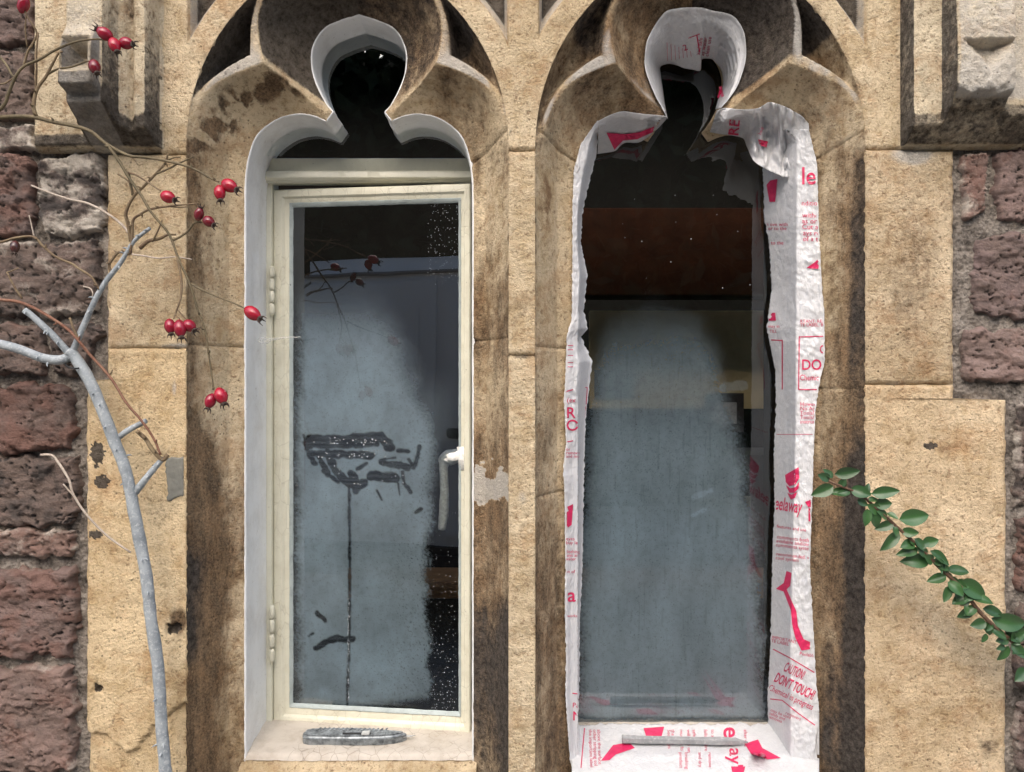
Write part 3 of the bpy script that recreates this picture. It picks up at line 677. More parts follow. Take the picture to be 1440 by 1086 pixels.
# ================================================================== left light: old casement
def rect_ring(name, a0, a1, z0, z1, wl, wr, wb, wt, prof, mapf, mat, parent, seed=0, wob=.35, step=9):
    """rectangular frame; prof: list of (inset fraction, outward offset)"""
    def side(p0, p1): n = max(2, int(math.hypot(p1[0]-p0[0], p1[1]-p0[1])/step)); t = np.linspace(0, 1, n, endpoint=False); return np.stack([p0[0]+(p1[0]-p0[0])*t, p0[1]+(p1[1]-p0[1])*t], -1)
    rows = []
    base = None
    for k, (f, o) in enumerate(prof):
        A0, A1, Z0, Z1 = a0+wl*f, a1-wr*f, z0+wb*f, z1-wt*f
        if base is None:
            cs = [(a0, z1), (a0, z0), (a1, z0), (a1, z1)]; base = [side(cs[i], cs[(i+1) % 4]) for i in range(4)]
        pts = []
        for q in base:
            u = (q[:, 0]-a0)/(a1-a0); v = (q[:, 1]-z0)/(z1-z0); pts.append(np.stack([A0+(A1-A0)*u, Z0+(Z1-Z0)*v], -1))
        P = np.vstack(pts); n = len(P); nz = wob*fbm(np.arange(n)/4., np.full(n, k*1.7), 3, seed); nz2 = wob*fbm(np.arange(n)/3., np.full(n, k*1.1+9), 3, seed+1)
        rows.append(np.concatenate([P+nz2[:, None]*.7, (o+nz)[:, None]], 1))
    R = np.array(rows)      # prof, n, 3
    V = mapf(R[..., 0], R[..., 1], R[..., 2])
    q = gridq(R.shape[0], R.shape[1], True)
    me = mesh_np(name, V, q, smooth=True, sharp=38)
    return link(name, me, mat, parent)
TH = rad(7.5); HX, HD = -393.0, 196.0
def cw(a, z, o):
    return Wm(HX+np.asarray(a)*math.cos(TH)-np.asarray(o)*math.sin(TH), z, HD-np.asarray(a)*math.sin(TH)-np.asarray(o)*math.cos(TH))
CAS = empty('casement_window', (-.2315, .2, CZ-.57), 'cream painted metal casement window standing slightly open, with fogged glass', 'window', kind='thing')
flatmap = lambda d: (lambda X, Z, o: Wm(X, Z, d-np.asarray(o)))
rect_ring('fixed_frame', -404, -56, -566, 372, 11, 9, 12, 12, [(0, -30), (0, 6), (.2, 8), (.9, 8), (1, 5), (1, -30)], flatmap(196), CREAM, CAS, 4)
def bar(name, X0, X1, prof, mat, parent, n=70, seed=0, wob=.35):
    xs = np.linspace(X0, X1, n); P = np.array(prof, float)
    X = np.repeat(xs[None], len(P), 0); Z = np.repeat(P[:, :1], n, 1)+wob*fbm(X/30, np.arange(len(P))[:, None]+0*X, 3, seed); D = np.repeat(P[:, 1:], n, 1)+wob*fbm(X/20, np.arange(len(P))[:, None]*1.3+0*X, 3, seed+2)
    me = mesh_np(name, Wm(X, Z, D), gridq(len(P), n), sharp=38); return link(name, me, mat, parent)
bar('transom', -404, -56, [(370, 200), (370, 179), (369, 177.5), (349, 177.5), (348, 176), (347.5, 171), (346, 170), (337, 170), (335, 172), (334, 178), (331, 180), (331, 200)], CREAM, CAS, seed=6)
SW, SZ0, SZ1 = 329, -563.5, 323
sash = rect_ring('sash', 0, SW, SZ0, SZ1, 27, 16, 35, 22, [(0, -16), (0, -1.5), (.06, .6), (.12, 1.2), (.55, 1.0), (.62, -.8), (.68, -3.2), (.95, -4.0), (1, -5), (1, -12)], cw, CREAMC, CAS, 8, .45)
rect_ring('putty', 26, SW-15.2, SZ0+34, SZ1-21.4, 5.5, 5.0, 7, 7.5, [(0, -4.2), (.15, -2.6), (.5, -3.6), (.92, -6.4), (1, -7.8)], cw, PUTTY, sash, 12, .9, 5)
def pane(name, mapf, a0, a1, z0, z1, o, parent, mat=GLASS, n=2):
    a, z = np.meshgrid(np.linspace(a0, a1, n), np.linspace(z1, z0, n)); me = mesh_np(name, mapf(a, z, np.full_like(a, o)), gridq(n, n), smooth=False); return link(name, me, mat, parent)
pane('pane', cw, 24, SW-14, SZ0+30, SZ1-18, -7.5, sash)
pane('fanlight_pane', flatmap(148), -414, -49, 365, 602, 0, CAS)
# condensation
def strokes(px, py, L):
    m = np.zeros_like(px)
    nz = 2.8*fbm(px/15, py/11, 3, 77)
    for (pts, wd) in L:
        for (a, b), (c, d) in zip(pts[:-1], pts[1:]):
            t = np.clip(((px-a)*(c-a)+(py-b)*(d-b))/((c-a)**2+(d-b)**2+1e-6), 0, 1)
            m = np.maximum(m, ss(wd/2+1.2, wd/2-1.2, np.hypot(px-a-t*(c-a), py-b-t*(d-b))+nz*min(1, wd/8)))
    return m
WIPES = [([(434, 620), (520, 617), (535, 613), (548, 628)], 15), ([(434, 628), (530, 624)], 9), ([(436, 637), (500, 640), (522, 640)], 11), ([(432, 632), (442, 652)], 8), ([(448, 640), (462, 668)], 8), ([(462, 645), (474, 664)], 11), ([(455, 662), (476, 678)], 6),
         ([(480, 672), (500, 684), (495, 668)], 13), ([(500, 688), (512, 680)], 13), ([(522, 669), (556, 672)], 14), ([(537, 650), (572, 657)], 10), ([(540, 646), (556, 644)], 4), ([(502, 660), (514, 653)], 6), ([(560, 634), (574, 635)], 5),
         ([(583, 655), (588, 640), (590, 628)], 6), ([(566, 664), (568, 680), (577, 692)], 5), ([(575, 646), (582, 658)], 5), ([(560, 680), (562, 696)], 3), ([(530, 690), (537, 703)], 2.5),
         ([(491, 684), (492, 800), (491, 905), (488, 1000)], 4.0), ([(445, 912), (456, 904), (474, 898), (496, 900)], 9), ([(446, 862), (457, 873)], 6), ([(434, 895), (440, 891)], 3), ([(585, 720), (592, 716)], 5), ([(427, 612), (430, 628)], 4)]
def fog_left(px, py):
    n = 7*fbm(px/34, py/34, 3, 5)+5*fbm(px/4, py/4, 3, 51)
    rb = np.interp(py, [350, 420, 470, 520, 570, 620, 700, 800, 960, 1010], [500, 535, 555, 572, 596, 612, 606, 600, 604, 596])
    sw_ = np.interp(py, [350, 520, 640, 800, 1000], [26, 30, 14, 8, 6])
    f = ss(sw_, -sw_, px-rb+n)*ss(408, 430, px+n)*(.25+.75*ss(395, 520, py))*ss(380, 470, py)
    f *= ss(1003, 985, py+12*ss(500, 600, px)-18*ss(470, 560, px)*0+n*.4)
    f = np.maximum(f*.74, .26*ss(655, 600, px)*ss(510, 580, py)*ss(640, 600, py))
    f *= 1+.25*fbm(px/60, py/90, 3, 15)
    f *= 1-strokes(px, py, WIPES)*(.80+.16*ss(-.3, .3, fbm(px/30, py/3.2, 2, 8)))
    drops = fbm(px/3.2, py/3.2, 2, 3); f *= 1-.6*ss(.45, .75, drops)*ss(520, 620, px+.1*(py-700))
    return np.clip(f+.25*gb(px, py, 452, 976, 12, 9)+.12*gb(px, py, 520, 940, 30, 9), 0, .9)
def fog_right(px, py):
    n = 8*fbm(px/40, py/40, 3, 25)+7*fbm(px/4, py/4, 3, 52)
    lb = np.interp(py, [428, 445, 500, 560, 650, 1010], [915, 868, 842, 832, 822, 815]); rb = np.interp(py, [428, 445, 500, 560, 650, 750, 900, 1010], [935, 984, 1004, 1018, 1044, 1058, 1070, 1077])
    s_ = np.interp(py, [430, 600, 1000], [12, 14, 7]); s_ = s_*1.6; f = ss(-s_, s_, px-lb+n)*ss(s_, -s_, px-rb+n)*ss(405, 520, py+n)*ss(1018, 1004, py+n*.3)
    f *= np.interp(py, [430, 520, 640, 800, 1000], [.32, .42, .62, .70, .66])*(1+.22*fbm(px/50, py/110, 3, 35))
    runs = ss(.3, .7, fbm(px/4, py/60, 3, 45))*.16; f *= 1-runs
    f += .2*strokes(px, py, [([(975, 700), (1000, 690)], 7), ([(975, 725), (992, 716)], 5), ([(1020, 545), (1045, 541)], 14)])
    return np.clip(f, 0, .95)
def fogsheet(name, mapf, a0, a1, z0, z1, o, fn, parent, res=1.6):
    a, z = np.meshgrid(np.arange(a0, a1, res), np.arange(z1, z0, -res)); V = mapf(a, z, np.full_like(a, o))
    d = V[..., 1]*1000; px, py = px_of(V[..., 0]*1000, (V[..., 2]-CZ)*1000, d); f = fn(px, py)
    me = mesh_np(name, V, gridq(*a.shape), stain=np.stack([f, f, f], -1)); return tag(link(name, me, FOG, parent), kind='stuff')
fogsheet('condensation', cw, 27, SW-16, SZ0+33, SZ1-20, -9.2, fog_left, CAS)
# droplets on the clear part and in the wiped marks
def droplets(name, pts, parent, mat):
    Vs = []; Ts = []; k = 0
    ico = bmesh.new(); bmesh.ops.create_icosphere(ico, subdivisions=1, radius=1); iv = np.array([v.co[:] for v in ico.verts]); it = np.array([[v.index for v in f.verts] for f in ico.faces]); ico.free()
    for p, r in pts: Vs.append(iv*np.array([r, r*.5, r*1.1])+p); Ts.append(it+k); k += len(iv)
    return tag(link(name, mesh_np(name, np.vstack(Vs), tris=np.vstack(Ts)), mat, parent), kind='stuff')
mw = M('water_drop'); mw.b.inputs['Transmission Weight'].default_value = .5; mw.b.inputs['IOR'].default_value = 1.33; WATER = mw.done((.9, .94, .97), .06)
def cw_px(px, py, o):           # picture point -> point on the sash plane
    kx = (px-720)/CD
    # X = kx*(CD+d);  X = HX + a cos - o sin ; d = HD - a sin - o cos
    a = (kx*(CD+HD-o*math.cos(TH))-HX+o*math.sin(TH))/(math.cos(TH)+kx*math.sin(TH))
    d = HD-a*math.sin(TH)-o*math.cos(TH); z = (543-py)/CD*(CD+d); return cw(a, z, o)
pts = []
for _ in range(200):
    y = 1000-abs(RNG.normal(0, 110)); x = RNG.uniform(604, 644)
    if y > 640: pts.append((cw_px(x, y, -7.0), RNG.uniform(.3, .75)*RNG.uniform(.6, 1.2)/1000))
for _ in range(150): pts.append((cw_px(RNG.uniform(600, 645), RNG.uniform(288, 400), -7.0), RNG.uniform(.3, .6)/1000))
for _ in range(70): pts.append((cw_px(RNG.uniform(440, 545), RNG.choice([618, 623, 637, 641])+RNG.normal(0, 2), -7.0), RNG.uniform(.5, 1.2)/1000))
for _ in range(30): pts.append((cw_px(RNG.uniform(470, 570), RNG.uniform(650, 690), -7.0), RNG.uniform(.5, 1.1)/1000))
for _ in range(60): pts.append((cw_px(490+RNG.normal(0, .8), RNG.uniform(840, 1000), -7.0), RNG.uniform(.5, .9)/1000))
droplets('water_droplets', pts, CAS, WATER)
# hinges
def hinge(y0, y1):
    Vq = []; n = 4
    for k in range(n):
        a = y0+(y1-y0)*k/n+.8; b = y0+(y1-y0)*(k+1)/n-.8
        _, za = U(384, a, 184); _, zb = U(384, b, 184); x0, _ = U(382.5, a, 184)
        V, q, t = tube_mesh('h', Wm(np.array([x0]*5), np.linspace(za, zb, 5), np.array([183.]*5)), np.array([3.4, 4.6, 4.7, 4.6, 3.4])/1000, 10, 1, .05, k); Vq.append((V, q, t))
    V, q, t = join_geo(Vq); link('hinge', mesh_np('hinge', V, q, t), CREAMC, CAS)
hinge(374, 444); hinge(850, 932)
# handle: a cockspur on the inside of the sash
HM = simple('worn_white_handle', (.78, .76, .70), .38, .35, 160)
hp = [cw_px(x, y, o) for x, y, o in ((657, 634, -9), (646, 640, -14), (634, 643, -19), (626, 648, -20), (624, 660, -19), (625, 690, -18), (624, 720, -18), (621, 745, -17))]
V, q, t = tube_mesh('handle', np.array(hp).reshape(-1, 3), np.array([7, 10, 13, 11.5, 7.0, 7.4, 7.8, 6.0])/1000, 12, 6, .12, 3)
hd = link('handle', mesh_np('handle', V, q, t), HM, CAS)
bp = [cw_px(x, y, -10) for x, y in ((650, 628), (653, 660))]
V, q, t = tube_mesh('handle_plate', np.array(bp).reshape(-1, 3), np.array([9, 9])/1000, 8, 1, .05, 3); link('handle_plate', mesh_np('handle_plate', V, q, t), HM, hd)

# ================================================================== right light: fixed glazing
FIX = empty('fixed_window', (.272, .2, CZ-.57), 'dark fixed window pane fogged below, edged with plastic film', 'window', kind='thing')
rect_ring('frame', 92, 452, -580, 596, 14, 14, 14, 10, [(0, -12), (0, 3), (.7, 3), (1, 0), (1, -12)], flatmap(197), DARKF, FIX, 14)
pane('pane', flatmap(197), 96, 448, -576, 592, 0, FIX)
fogsheet('condensation', flatmap(199), 108, 438, -566, 190, 0, fog_right, FIX)
pts = []
def at3(px, py, d): X, Z = U(px, py, d); return Wm(X, Z, d)
for _ in range(60): pts.append((at3(RNG.uniform(960, 1020), RNG.uniform(560, 880), 196.4), RNG.uniform(.3, .6)/1000))
for _ in range(14): pts.append((at3(RNG.uniform(840, 1060), RNG.uniform(250, 420), 196.4), RNG.uniform(.4, 1.0)/1000))
droplets('water_droplets', pts, FIX, WATER)

# ================================================================== plastic film round the right light
def surf_at(px, py, Lt=LR):
    px = np.asarray(px, float); py = np.asarray(py, float); d = np.full(np.broadcast(px, py).shape, 70.)
    for _ in range(4):
        X, Z = U(px, py, d); d = .5*d+.5*Lt.depth(X, np.broadcast_to(Z, X.shape))
    return d
def wrk(px, py, seed): return 2.0*fbm(px/30, py/34, 3, seed)+1.5*np.abs(fbm(px/13+.4*fbm(px/30, py/30, 2, 3), py/17, 3, seed+3))+.7*fbm(px/5, py/6, 2, seed+5)+1.6*(ss(.12, 0, np.abs(fbm(px/22, py/55, 3, seed+9)))+ss(.10, 0, np.abs(fbm(px/30+7, py/24, 3, seed+19))))*.6
def clampd(px, py, d, gap=2.2):
    k = (CD+86)/CD; ins = LR.inside((px-720)*k, (543-py)*k) & (py < 1062)
    hit = np.full(np.shape(px), 300.)
    for q in range(96, 200, 6):
        k = (CD+q)/CD; X_, Z_ = (px-720)*k, (543-py)*k; out_ = ~LR.inside(X_-3.5*np.sign(272-X_)*0, Z_) & (Z_ > -556)
        hit = np.where(out_ & (hit > 299), q-9, hit)
    return np.where(py > 1062, d, np.where(ins, np.minimum(d, hit), np.minimum(d, surf_at(px, py)-gap)))
def film(name, px, py, d, label, seed):
    px, py, d = np.broadcast_arrays(px, py, d); d = clampd(px, py, d-wrk(px, py, seed)); X, Z = U(px, py, d)
    o = link(name, mesh_np(name, Wm(X, Z, d), gridq(*px.shape)), FILM); sm = o.modifiers.new('film_thickness', 'SOLIDIFY'); sm.thickness = .0003; sm.offset = -1
    return tag(o, label, 'plastic sheet', 'printed plastic sheets lining the window opening')
ip = lambda y, A: np.interp(y, [a[1] for a in A], [a[0] for a in A])
LOUT = [(841, 168), (817, 202), (807, 238), (805, 289), (805, 361), (804, 448), (797, 472), (795, 531), (793, 560), (796, 624), (792, 656), (794, 708), (795, 801), (794, 850), (796, 919), (795, 975), (798, 1023), (802, 1074), (806, 1083)]
LIN = [(842, 170), (839, 217), (828, 260), (819, 300), (817, 343), (826, 386), (821, 438), (827, 462), (817, 474), (833, 508), (831, 524), (824, 586), (822, 638), (820, 742), (819, 801), (815, 885), (815, 954), (813, 1016), (818, 1060), (826, 1080)]
ROUT = [(1136, 178), (1149, 230), (1152, 327), (1156, 403), (1159, 438), (1160, 507), (1152, 541), (1147, 576), (1144, 645), (1142, 708), (1139, 798), (1145, 905), (1148, 961), (1152, 999), (1146, 1051), (1152, 1078)]
RIN = [(1072, 178), (1072, 233), (1074, 271), (1074, 306), (1081, 340), (1085, 403), (1081, 438), (1078, 462), (1085, 497), (1090, 521), (1091, 569), (1088, 638), (1089, 708), (1086, 777), (1083, 912), (1079, 982), (1080, 1016), (1084, 1078)]
def depL(px, py):
    o, i = ip(py, LOUT), ip(py, LIN); t = np.clip((px-o)/(i-o+1e-6), 0, 1)
    lip = np.minimum(surf_at(o+2, py), 84)-8
    return lip+(80-lip)*ss(0, .5, t)+60*ss(.45, 1, t)
def rfold(py): return np.interp(py, [180, 600, 900, 1080], [1121, 1119, 1112, 1112])
def depR(px, py):
    o, i, f = ip(py, ROUT), ip(py, RIN), rfold(py); lip = np.clip(surf_at(o-3, py), 40, 76)-5
    return np.where(px < f, 83+(186-83)*np.clip((f-px)/(f-i), 0, 1.1), 83+(lip-83)*np.clip((px-f)/(o-f+1e-6), 0, 1.1))
def strip_obj(name, out, inn, dep, y0, y1, label, seed, nu=34):
    py = np.arange(y0, y1, 2.2)[:, None]; o = ip(py, out)+1.3*fbm(py/8, py*0, 3, seed+60); i = ip(py, inn)+1.8*fbm(py/7, py*0+3, 3, seed+61); t = np.linspace(0, 1, nu)[None]
    a, b = (o, i) if out is LOUT else (i, o); px = a+(b-a)*t; pyy = py+0*px
    return film(name, px, pyy, dep(px, pyy), label, seed)
SH_L = strip_obj('plastic_sheet', LOUT, LIN, depL, 170, 1083, 'narrow white plastic film strip down the jamb next to the mullion', 201)
SH_R = strip_obj('plastic_sheet', ROUT, RIN, depR, 182, 1078, 'wide white plastic film down the jamb, printed with red warnings and a bird logo', 211, 50)
def depS(px, py): return np.interp(py, [1008, 1014, 1037, 1053, 1061, 1092], [200, 192, 142, 108, 88, 34])
u, v = np.meshgrid(np.linspace(804, 1152, 170), np.linspace(0, 1, 40))
y_in = 1018+4*fbm(u/14, u*0, 3, 5)-16*ss(1080, 1105, u)+2*ss(850, 820, u); y_out = 1087+2*fbm(u/18, u*0+5, 3, 5)
pys = y_in+(y_out-y_in)*v; SH_S = film('plastic_sheet', u, pys, depS(u, pys), 'white plastic film over the sill, with red print turned sideways', 221)
OUT_T = [(938, 166), (930, 150), (921, 134), (908, 100), (907, 76), (912, 52), (933, 19), (952, 12), (969, 10.5), (986, 11), (1002, 15), (1030, 22), (1045, 42), (1049, 64), (1048, 88), (1038, 119), (1026, 138), (1014, 152)]
IN_T = [(939, 168), (935, 148), (932, 126), (929, 104), (929, 94), (940, 90), (952, 92), (962, 96), (974, 98), (985, 99), (986, 84), (1000, 83), (1006, 88), (1014, 98), (1017, 112), (1016, 124), (1010, 140), (1006, 154)]
o = catmull(OUT_T, 9); i = catmull(IN_T, 9); t = np.linspace(0, 1, 30)[None]
pxt = o[:, :1]+(i[:, :1]-o[:, :1])*t; pyt = o[:, 1:]+(i[:, 1:]-o[:, 1:])*t
lipt = np.clip(surf_at(o[:, 0], o[:, 1]), 30, 84)[:, None]-5
film('plastic_sheet', pxt, pyt, lipt+(86-lipt)*ss(0, .18, t)+88*np.clip((t-.16)/.84, 0, 1)**1.2, 'white plastic film lining the round top foil of the window', 231)
TL = [(842, 170), (858, 162), (875, 157), (892, 159), (908, 161), (922, 162), (938, 164)]; BL = [(840, 217), (864, 213), (872, 206), (880, 201), (900, 200), (922, 184), (937, 168)]
o = catmull(TL, 10); i = catmull(BL, 10); pxl = o[:, :1]+(i[:, :1]-o[:, :1])*t; pyl = o[:, 1:]+(i[:, 1:]-o[:, 1:])*t
dl_ = lambda t: 78+105*np.clip(t, 0, 1)**1.1
film('plastic_sheet', pxl.T, pyl.T, dl_(t).T+0*pxl.T, 'small plastic film piece with a red patch under the cusp beside the mullion', 241)
TR = [(1008, 156), (1020, 152), (1038, 154), (1052, 154), (1067, 152), (1081, 144), (1092, 146), (1104, 150), (1117, 157), (1128, 164), (1137, 174)]; BR = [(998, 186), (1014, 189), (1030, 191), (1045, 195), (1050, 206), (1060, 226), (1078, 238), (1096, 246), (1108, 249), (1123, 232), (1138, 182)]
o = catmull(TR, 10); i = catmull(BR, 10); pxr = o[:, :1]+(i[:, :1]-o[:, :1])*t; pyr = o[:, 1:]+(i[:, 1:]-o[:, 1:])*t
flap = ss(1042, 1062, pxr)
drr = (1-flap)*(78+105*t**1.1)+flap*(70+52*np.sin(np.clip(t, 0, 1)*2.2)-6*np.abs(fbm(pxr/14, pyr/40, 3, 8))*4)
SH_F = film('plastic_sheet', pxr.T, pyr.T, drr.T, 'crumpled white plastic film flap hanging over the shoulder of the window', 251)

# red print on the film
def print_mesh(parent, items, dep, seed, label=None, name='red_print', keep=None, off=1.0):
    big = [it for it in items if it[0] == 'poly' and abs(sum(a[0]*b[1]-b[0]*a[1] for a, b in zip(it[1], it[1][1:]+it[1][:1])))/2 > 45]
    if name == 'red_print':
        for it in big: print_mesh(parent, [it], dep, seed, None, 'printed_shape', keep, off+.9)
        items = [it for it in items if it not in big]
        if not items: return
    Vs = []; Ts = []; k = 0
    for it in items:
        if it[0] == 'text':
            _, body, x, y, size, rot, bold, fit = it
            cu = bpy.data.curves.new('t', 'FONT'); cu.body = body; cu.size = size*1.38; cu.offset = bold*size*.55; cu.space_line = .8; cu.resolution_u = 2 if size < 12 else 4
            ob = bpy.data.objects.new('t', cu); me = bpy.data.meshes.new_from_object(ob)
            bm = bmesh.new(); bm.from_mesh(me); bmesh.ops.triangulate(bm, faces=bm.faces[:])
            if size > 9: bmesh.ops.subdivide_edges(bm, edges=[e for e in bm.edges if e.calc_length() > 5], cuts=2, use_grid_fill=True); bmesh.ops.triangulate(bm, faces=bm.faces[:])
            bm.verts.index_update(); P = np.array([v.co[:2] for v in bm.verts]); T = np.array([[v.index for v in f.verts] for f in bm.faces]); bm.free()
            bpy.data.objects.remove(ob); bpy.data.curves.remove(cu); bpy.data.meshes.remove(me)
            if not len(T): continue
            if fit: P[:, 0] -= P[:, 0].min(); P[:, 0] *= fit/(P[:, 0].max()-P[:, 0].min()+1e-6)
            c, s_ = math.cos(rad(rot)), math.sin(rad(rot)); P = np.stack([x+P[:, 0]*c+P[:, 1]*s_, y+P[:, 0]*s_-P[:, 1]*c], -1)
        else:
            _, poly = it; bm = bmesh.new(); vs = [bm.verts.new((a, b, 0)) for a, b in poly]; bm.faces.new(vs); bmesh.ops.triangulate(bm, faces=bm.faces[:])
            for _ in range(2): bmesh.ops.subdivide_edges(bm, edges=[e for e in bm.edges if e.calc_length() > 4], cuts=1); bmesh.ops.triangulate(bm, faces=bm.faces[:])
            bm.verts.index_update(); P = np.array([v.co[:2] for v in bm.verts]); T = np.array([[v.index for v in f.verts] for f in bm.faces]); bm.free()
        Vs.append(P); Ts.append(T+k); k += len(P)
    P = np.vstack(Vs); px, py = P[:, 0], P[:, 1]; d = clampd(px, py, dep(px, py)-wrk(px, py, seed))-off; X, Z = U(px, py, d)
    T = np.vstack(Ts); W_ = Wm(X, Z, d)
    if keep is not None: kk = keep(px, py); T = T[kk[T].all(1)]
    if not len(T): return
    n = np.cross(W_[T[:, 1]]-W_[T[:, 0]], W_[T[:, 2]]-W_[T[:, 0]]); T = np.where((n[:, 1] > 0)[:, None], T[:, ::-1], T)
    ob = link(name, mesh_np(name, W_, tris=T, smooth=False), RED, parent)
    if name == 'red_print': ob['kind'] = 'stuff'
    if label: ob['label'] = label
    return ob
def ln(x0, y0, x1, y1, wd=1.4):
    L = math.hypot(x1-x0, y1-y0); nx, ny = -(y1-y0)/L*wd/2, (x1-x0)/L*wd/2; n = max(1, int(L/8)); out = []
    for k in range(n):
        a, b = k/n, (k+1)/n; p = lambda t: (x0+(x1-x0)*t, y0+(y1-y0)*t); (ax, ay), (bx, by) = p(a), p(b)
        out.append(('poly', [(ax+nx, ay+ny), (bx+nx, by+ny), (bx-nx, by-ny), (ax-nx, ay-ny)]))
    return out
T = lambda b, x, y, s, r=0, bold=0.0, fit=0: ('text', b, x, y, s, r, bold, fit)
items = [T('le', 1128, 259, 25, 0, .03, 19), ('poly', [(1078, 260), (1083, 254), (1093, 252), (1090, 284), (1082, 284), (1085, 264), (1079, 267)]), T('nditions', 1127, 289, 7), T('without\nas or polis\nCut and', 1128, 306, 7.4, 1), T('ays remo\nof a tool.', 1129, 331, 7.4, 1),
         T('n ove with\nver to the', 1077, 318, 5.2), T('to the', 1084, 344, 5.2), ('poly', [(1155, 357), (1156, 379), (1134, 377), (1147, 368)]), T('RTANT: READ\nTE LABEL, BEF', 1125, 454, 4.6), T('may in', 1080, 461, 4.5), T("TILL", 1082, 468, 4.2), ('poly', [(1082, 440), (1090, 440), (1091, 451), (1081, 451)])]
items += ln(1079, 478, 1100, 479)+ln(1100, 478, 1100, 548)+ln(1124, 474, 1160, 473)+ln(1124, 473, 1123, 548)+ln(1123, 548, 1151, 548)
items += [T('C', 1153, 497, 12, 0, .03, 7), T('DO', 1128, 520, 15, 0, .03, 27), T('Chemica', 1125, 535, 8.4, 0, .01, 30), T('However\nNo Applied\nTools/Remov\nTools/Remov\ninstruments', 1125, 571, 5.6)]
items += ln(1092, 611, 1145, 611, .7)
# bird mark and name
items += [('poly', [(1104, 668), (1109, 677), (1117, 674), (1123, 657), (1124, 672), (1119, 681), (1110, 684), (1105, 678)]), ('poly', [(1105, 682), (1111, 687), (1119, 685), (1124, 677), (1123, 687), (1117, 693), (1110, 693)]), ('poly', [(1107, 693), (1113, 696), (1121, 692), (1118, 700), (1112, 703)]), T("eelaway", 1089, 716, 19, 9, .03, 38), ('poly', [(1132, 706), (1143, 702), (1142, 734), (1137, 733), (1137, 714)]), ('poly', [(1139, 702), (1143, 702), (1142, 712), (1138, 714)]),
          T('features and use', 1092, 742, 4.6, 8), T('comments both on\navailable and/over t\ncomments system', 1092, 757, 5.2, 7), T('recommended, we\ncool system', 1091, 781, 5.0, 7),
          ('poly', [(1106, 803), (1113, 806), (1111, 824), (1106, 829), (1120, 860), (1122, 880), (1130, 899), (1139, 903), (1139, 913), (1127, 915), (1118, 896), (1114, 878), (1112, 858), (1102, 832), (1091, 828), (1102, 820)]),
          T('IMPORTANT: READ\nTE LABEL', 1085, 898, 4.6, 12), T('Peelable', 1124, 921, 4.8, 10)]
items += ln(1087, 913, 1110, 925)+ln(1110, 925, 1147, 947)+ln(1083, 983, 1100, 985)+ln(1100, 985, 1122, 1003)+ln(1122, 1003, 1146, 1020)
items += [T('CAUTION!', 1101, 943, 14, 26, .03, 30), T("DON'T TOUCH!", 1088, 958, 14, 26, .05, 60), T('Chemical in progress', 1080, 970, 9, 25, .01, 68), T('may be used\nsafely and\nremoves', 1083, 1000, 4.4, 22), T('removers', 1104, 1004, 4.4, 24)]
print_mesh(SH_R, items, depR, 211, keep=lambda a, b: (a < ip(b, ROUT)-1.5) & (a > ip(b, RIN)+1.5))
items = [T('R\nO', 796, 588, 16, 0, .02), T('(ex', 797, 566, 7), T('or\nremove\nand mo', 796, 634, 4.5), ('poly', [(795, 714), (806, 709), (804, 738), (799, 742), (795, 736)]), T('eyes\nbuy le', 796, 760, 5), T('clothing\ntoys an\nwater', 795, 778, 4.6), T('on of', 795, 806, 4.6), T('a', 798, 846, 20, 0, .03), T('works', 798, 868, 4), T('Pa', 805, 995, 7), T('N', 805, 1013, 13, 0, .03)]
items += ln(795, 551, 806, 548)+ln(795, 622, 806, 620)+ln(826, 545, 823, 588, 1.2)+ln(823, 545, 829, 545, 1.2)+ln(805, 975, 812, 976)
for yy in (486, 492, 500, 510, 516): items += ln(796, yy, 806, yy, .9)
items += [('poly', [(817, 295), (820, 288), (820, 302)])]
print_mesh(SH_L, items, depL, 201, keep=lambda a, b: (a > ip(b, LOUT)+1.2) & (a < ip(b, LIN)-1))
items = [('poly', [(905, 1024), (934, 1022), (930, 1037), (909, 1037)]), ('poly', [(845, 1070), (862, 1048), (884, 1044), (893, 1052), (866, 1061), (857, 1069)]), ('poly', [(1047, 1046), (1066, 1040), (1072, 1052), (1098, 1066), (1080, 1068), (1056, 1060)]),
         T('e', 1018, 1022, 24, 90, .04), T("ay'", 1026, 1052, 19, 90, .03), ('poly', [(1028, 1078), (1048, 1078), (1046, 1086), (1030, 1086)])]
items += ln(822, 1024, 817, 1080)
for x0, tx in ((828, 'the important label'), (834, 'other stripping sol'), (840, 'above the surface'), (944, 'the end\nSee pages'), (956, 'must be fo'), (966, 'will turn on'), (974, 'safe'), (990, 'follow dire'), (1000, 'to and'), (1046, 'after use')): items.append(T(tx, x0, 1026, 5.0, 88))
for x0, tx in ((955, 'product'), (963, 'brushing'), (982, 'and dry'), (996, 'remove')): items.append(T(tx, x0, 1058, 5.0, 88))
print_mesh(SH_S, items, depS, 221)
def dep_top(px, py): return np.interp(py, [20, 60, 100], [92, 130, 168])
def near_depth(PX, PY, DD):
    PX, PY, DD = PX.ravel(), PY.ravel(), DD.ravel()
    return lambda px, py: np.array([DD[np.argmin((PX-a)**2+(PY-b)**2)] for a, b in zip(px, py)])
Ttop = (lipt+(86-lipt)*ss(0, .18, t)+88*np.clip((t-.16)/.84, 0, 1)**1.2)
ST = [o_ for o_ in bpy.data.objects if o_.get('label') == 'white plastic film lining the round top foil of the window'][0]
nd = near_depth(pxt, pyt, Ttop+0*pxt); itm = [T('and safe\nas water\nclean use', 984, 78, 5.5, -80), T('2', 962, 72, 9, -20)]+ln(980, 50, 984, 74, 1.6)+ln(984, 48, 968, 54, 1.0)
for k in range(7): itm += ln(938+k*5.5, 60+k*2, 939+k*5.5, 86-k, .5)
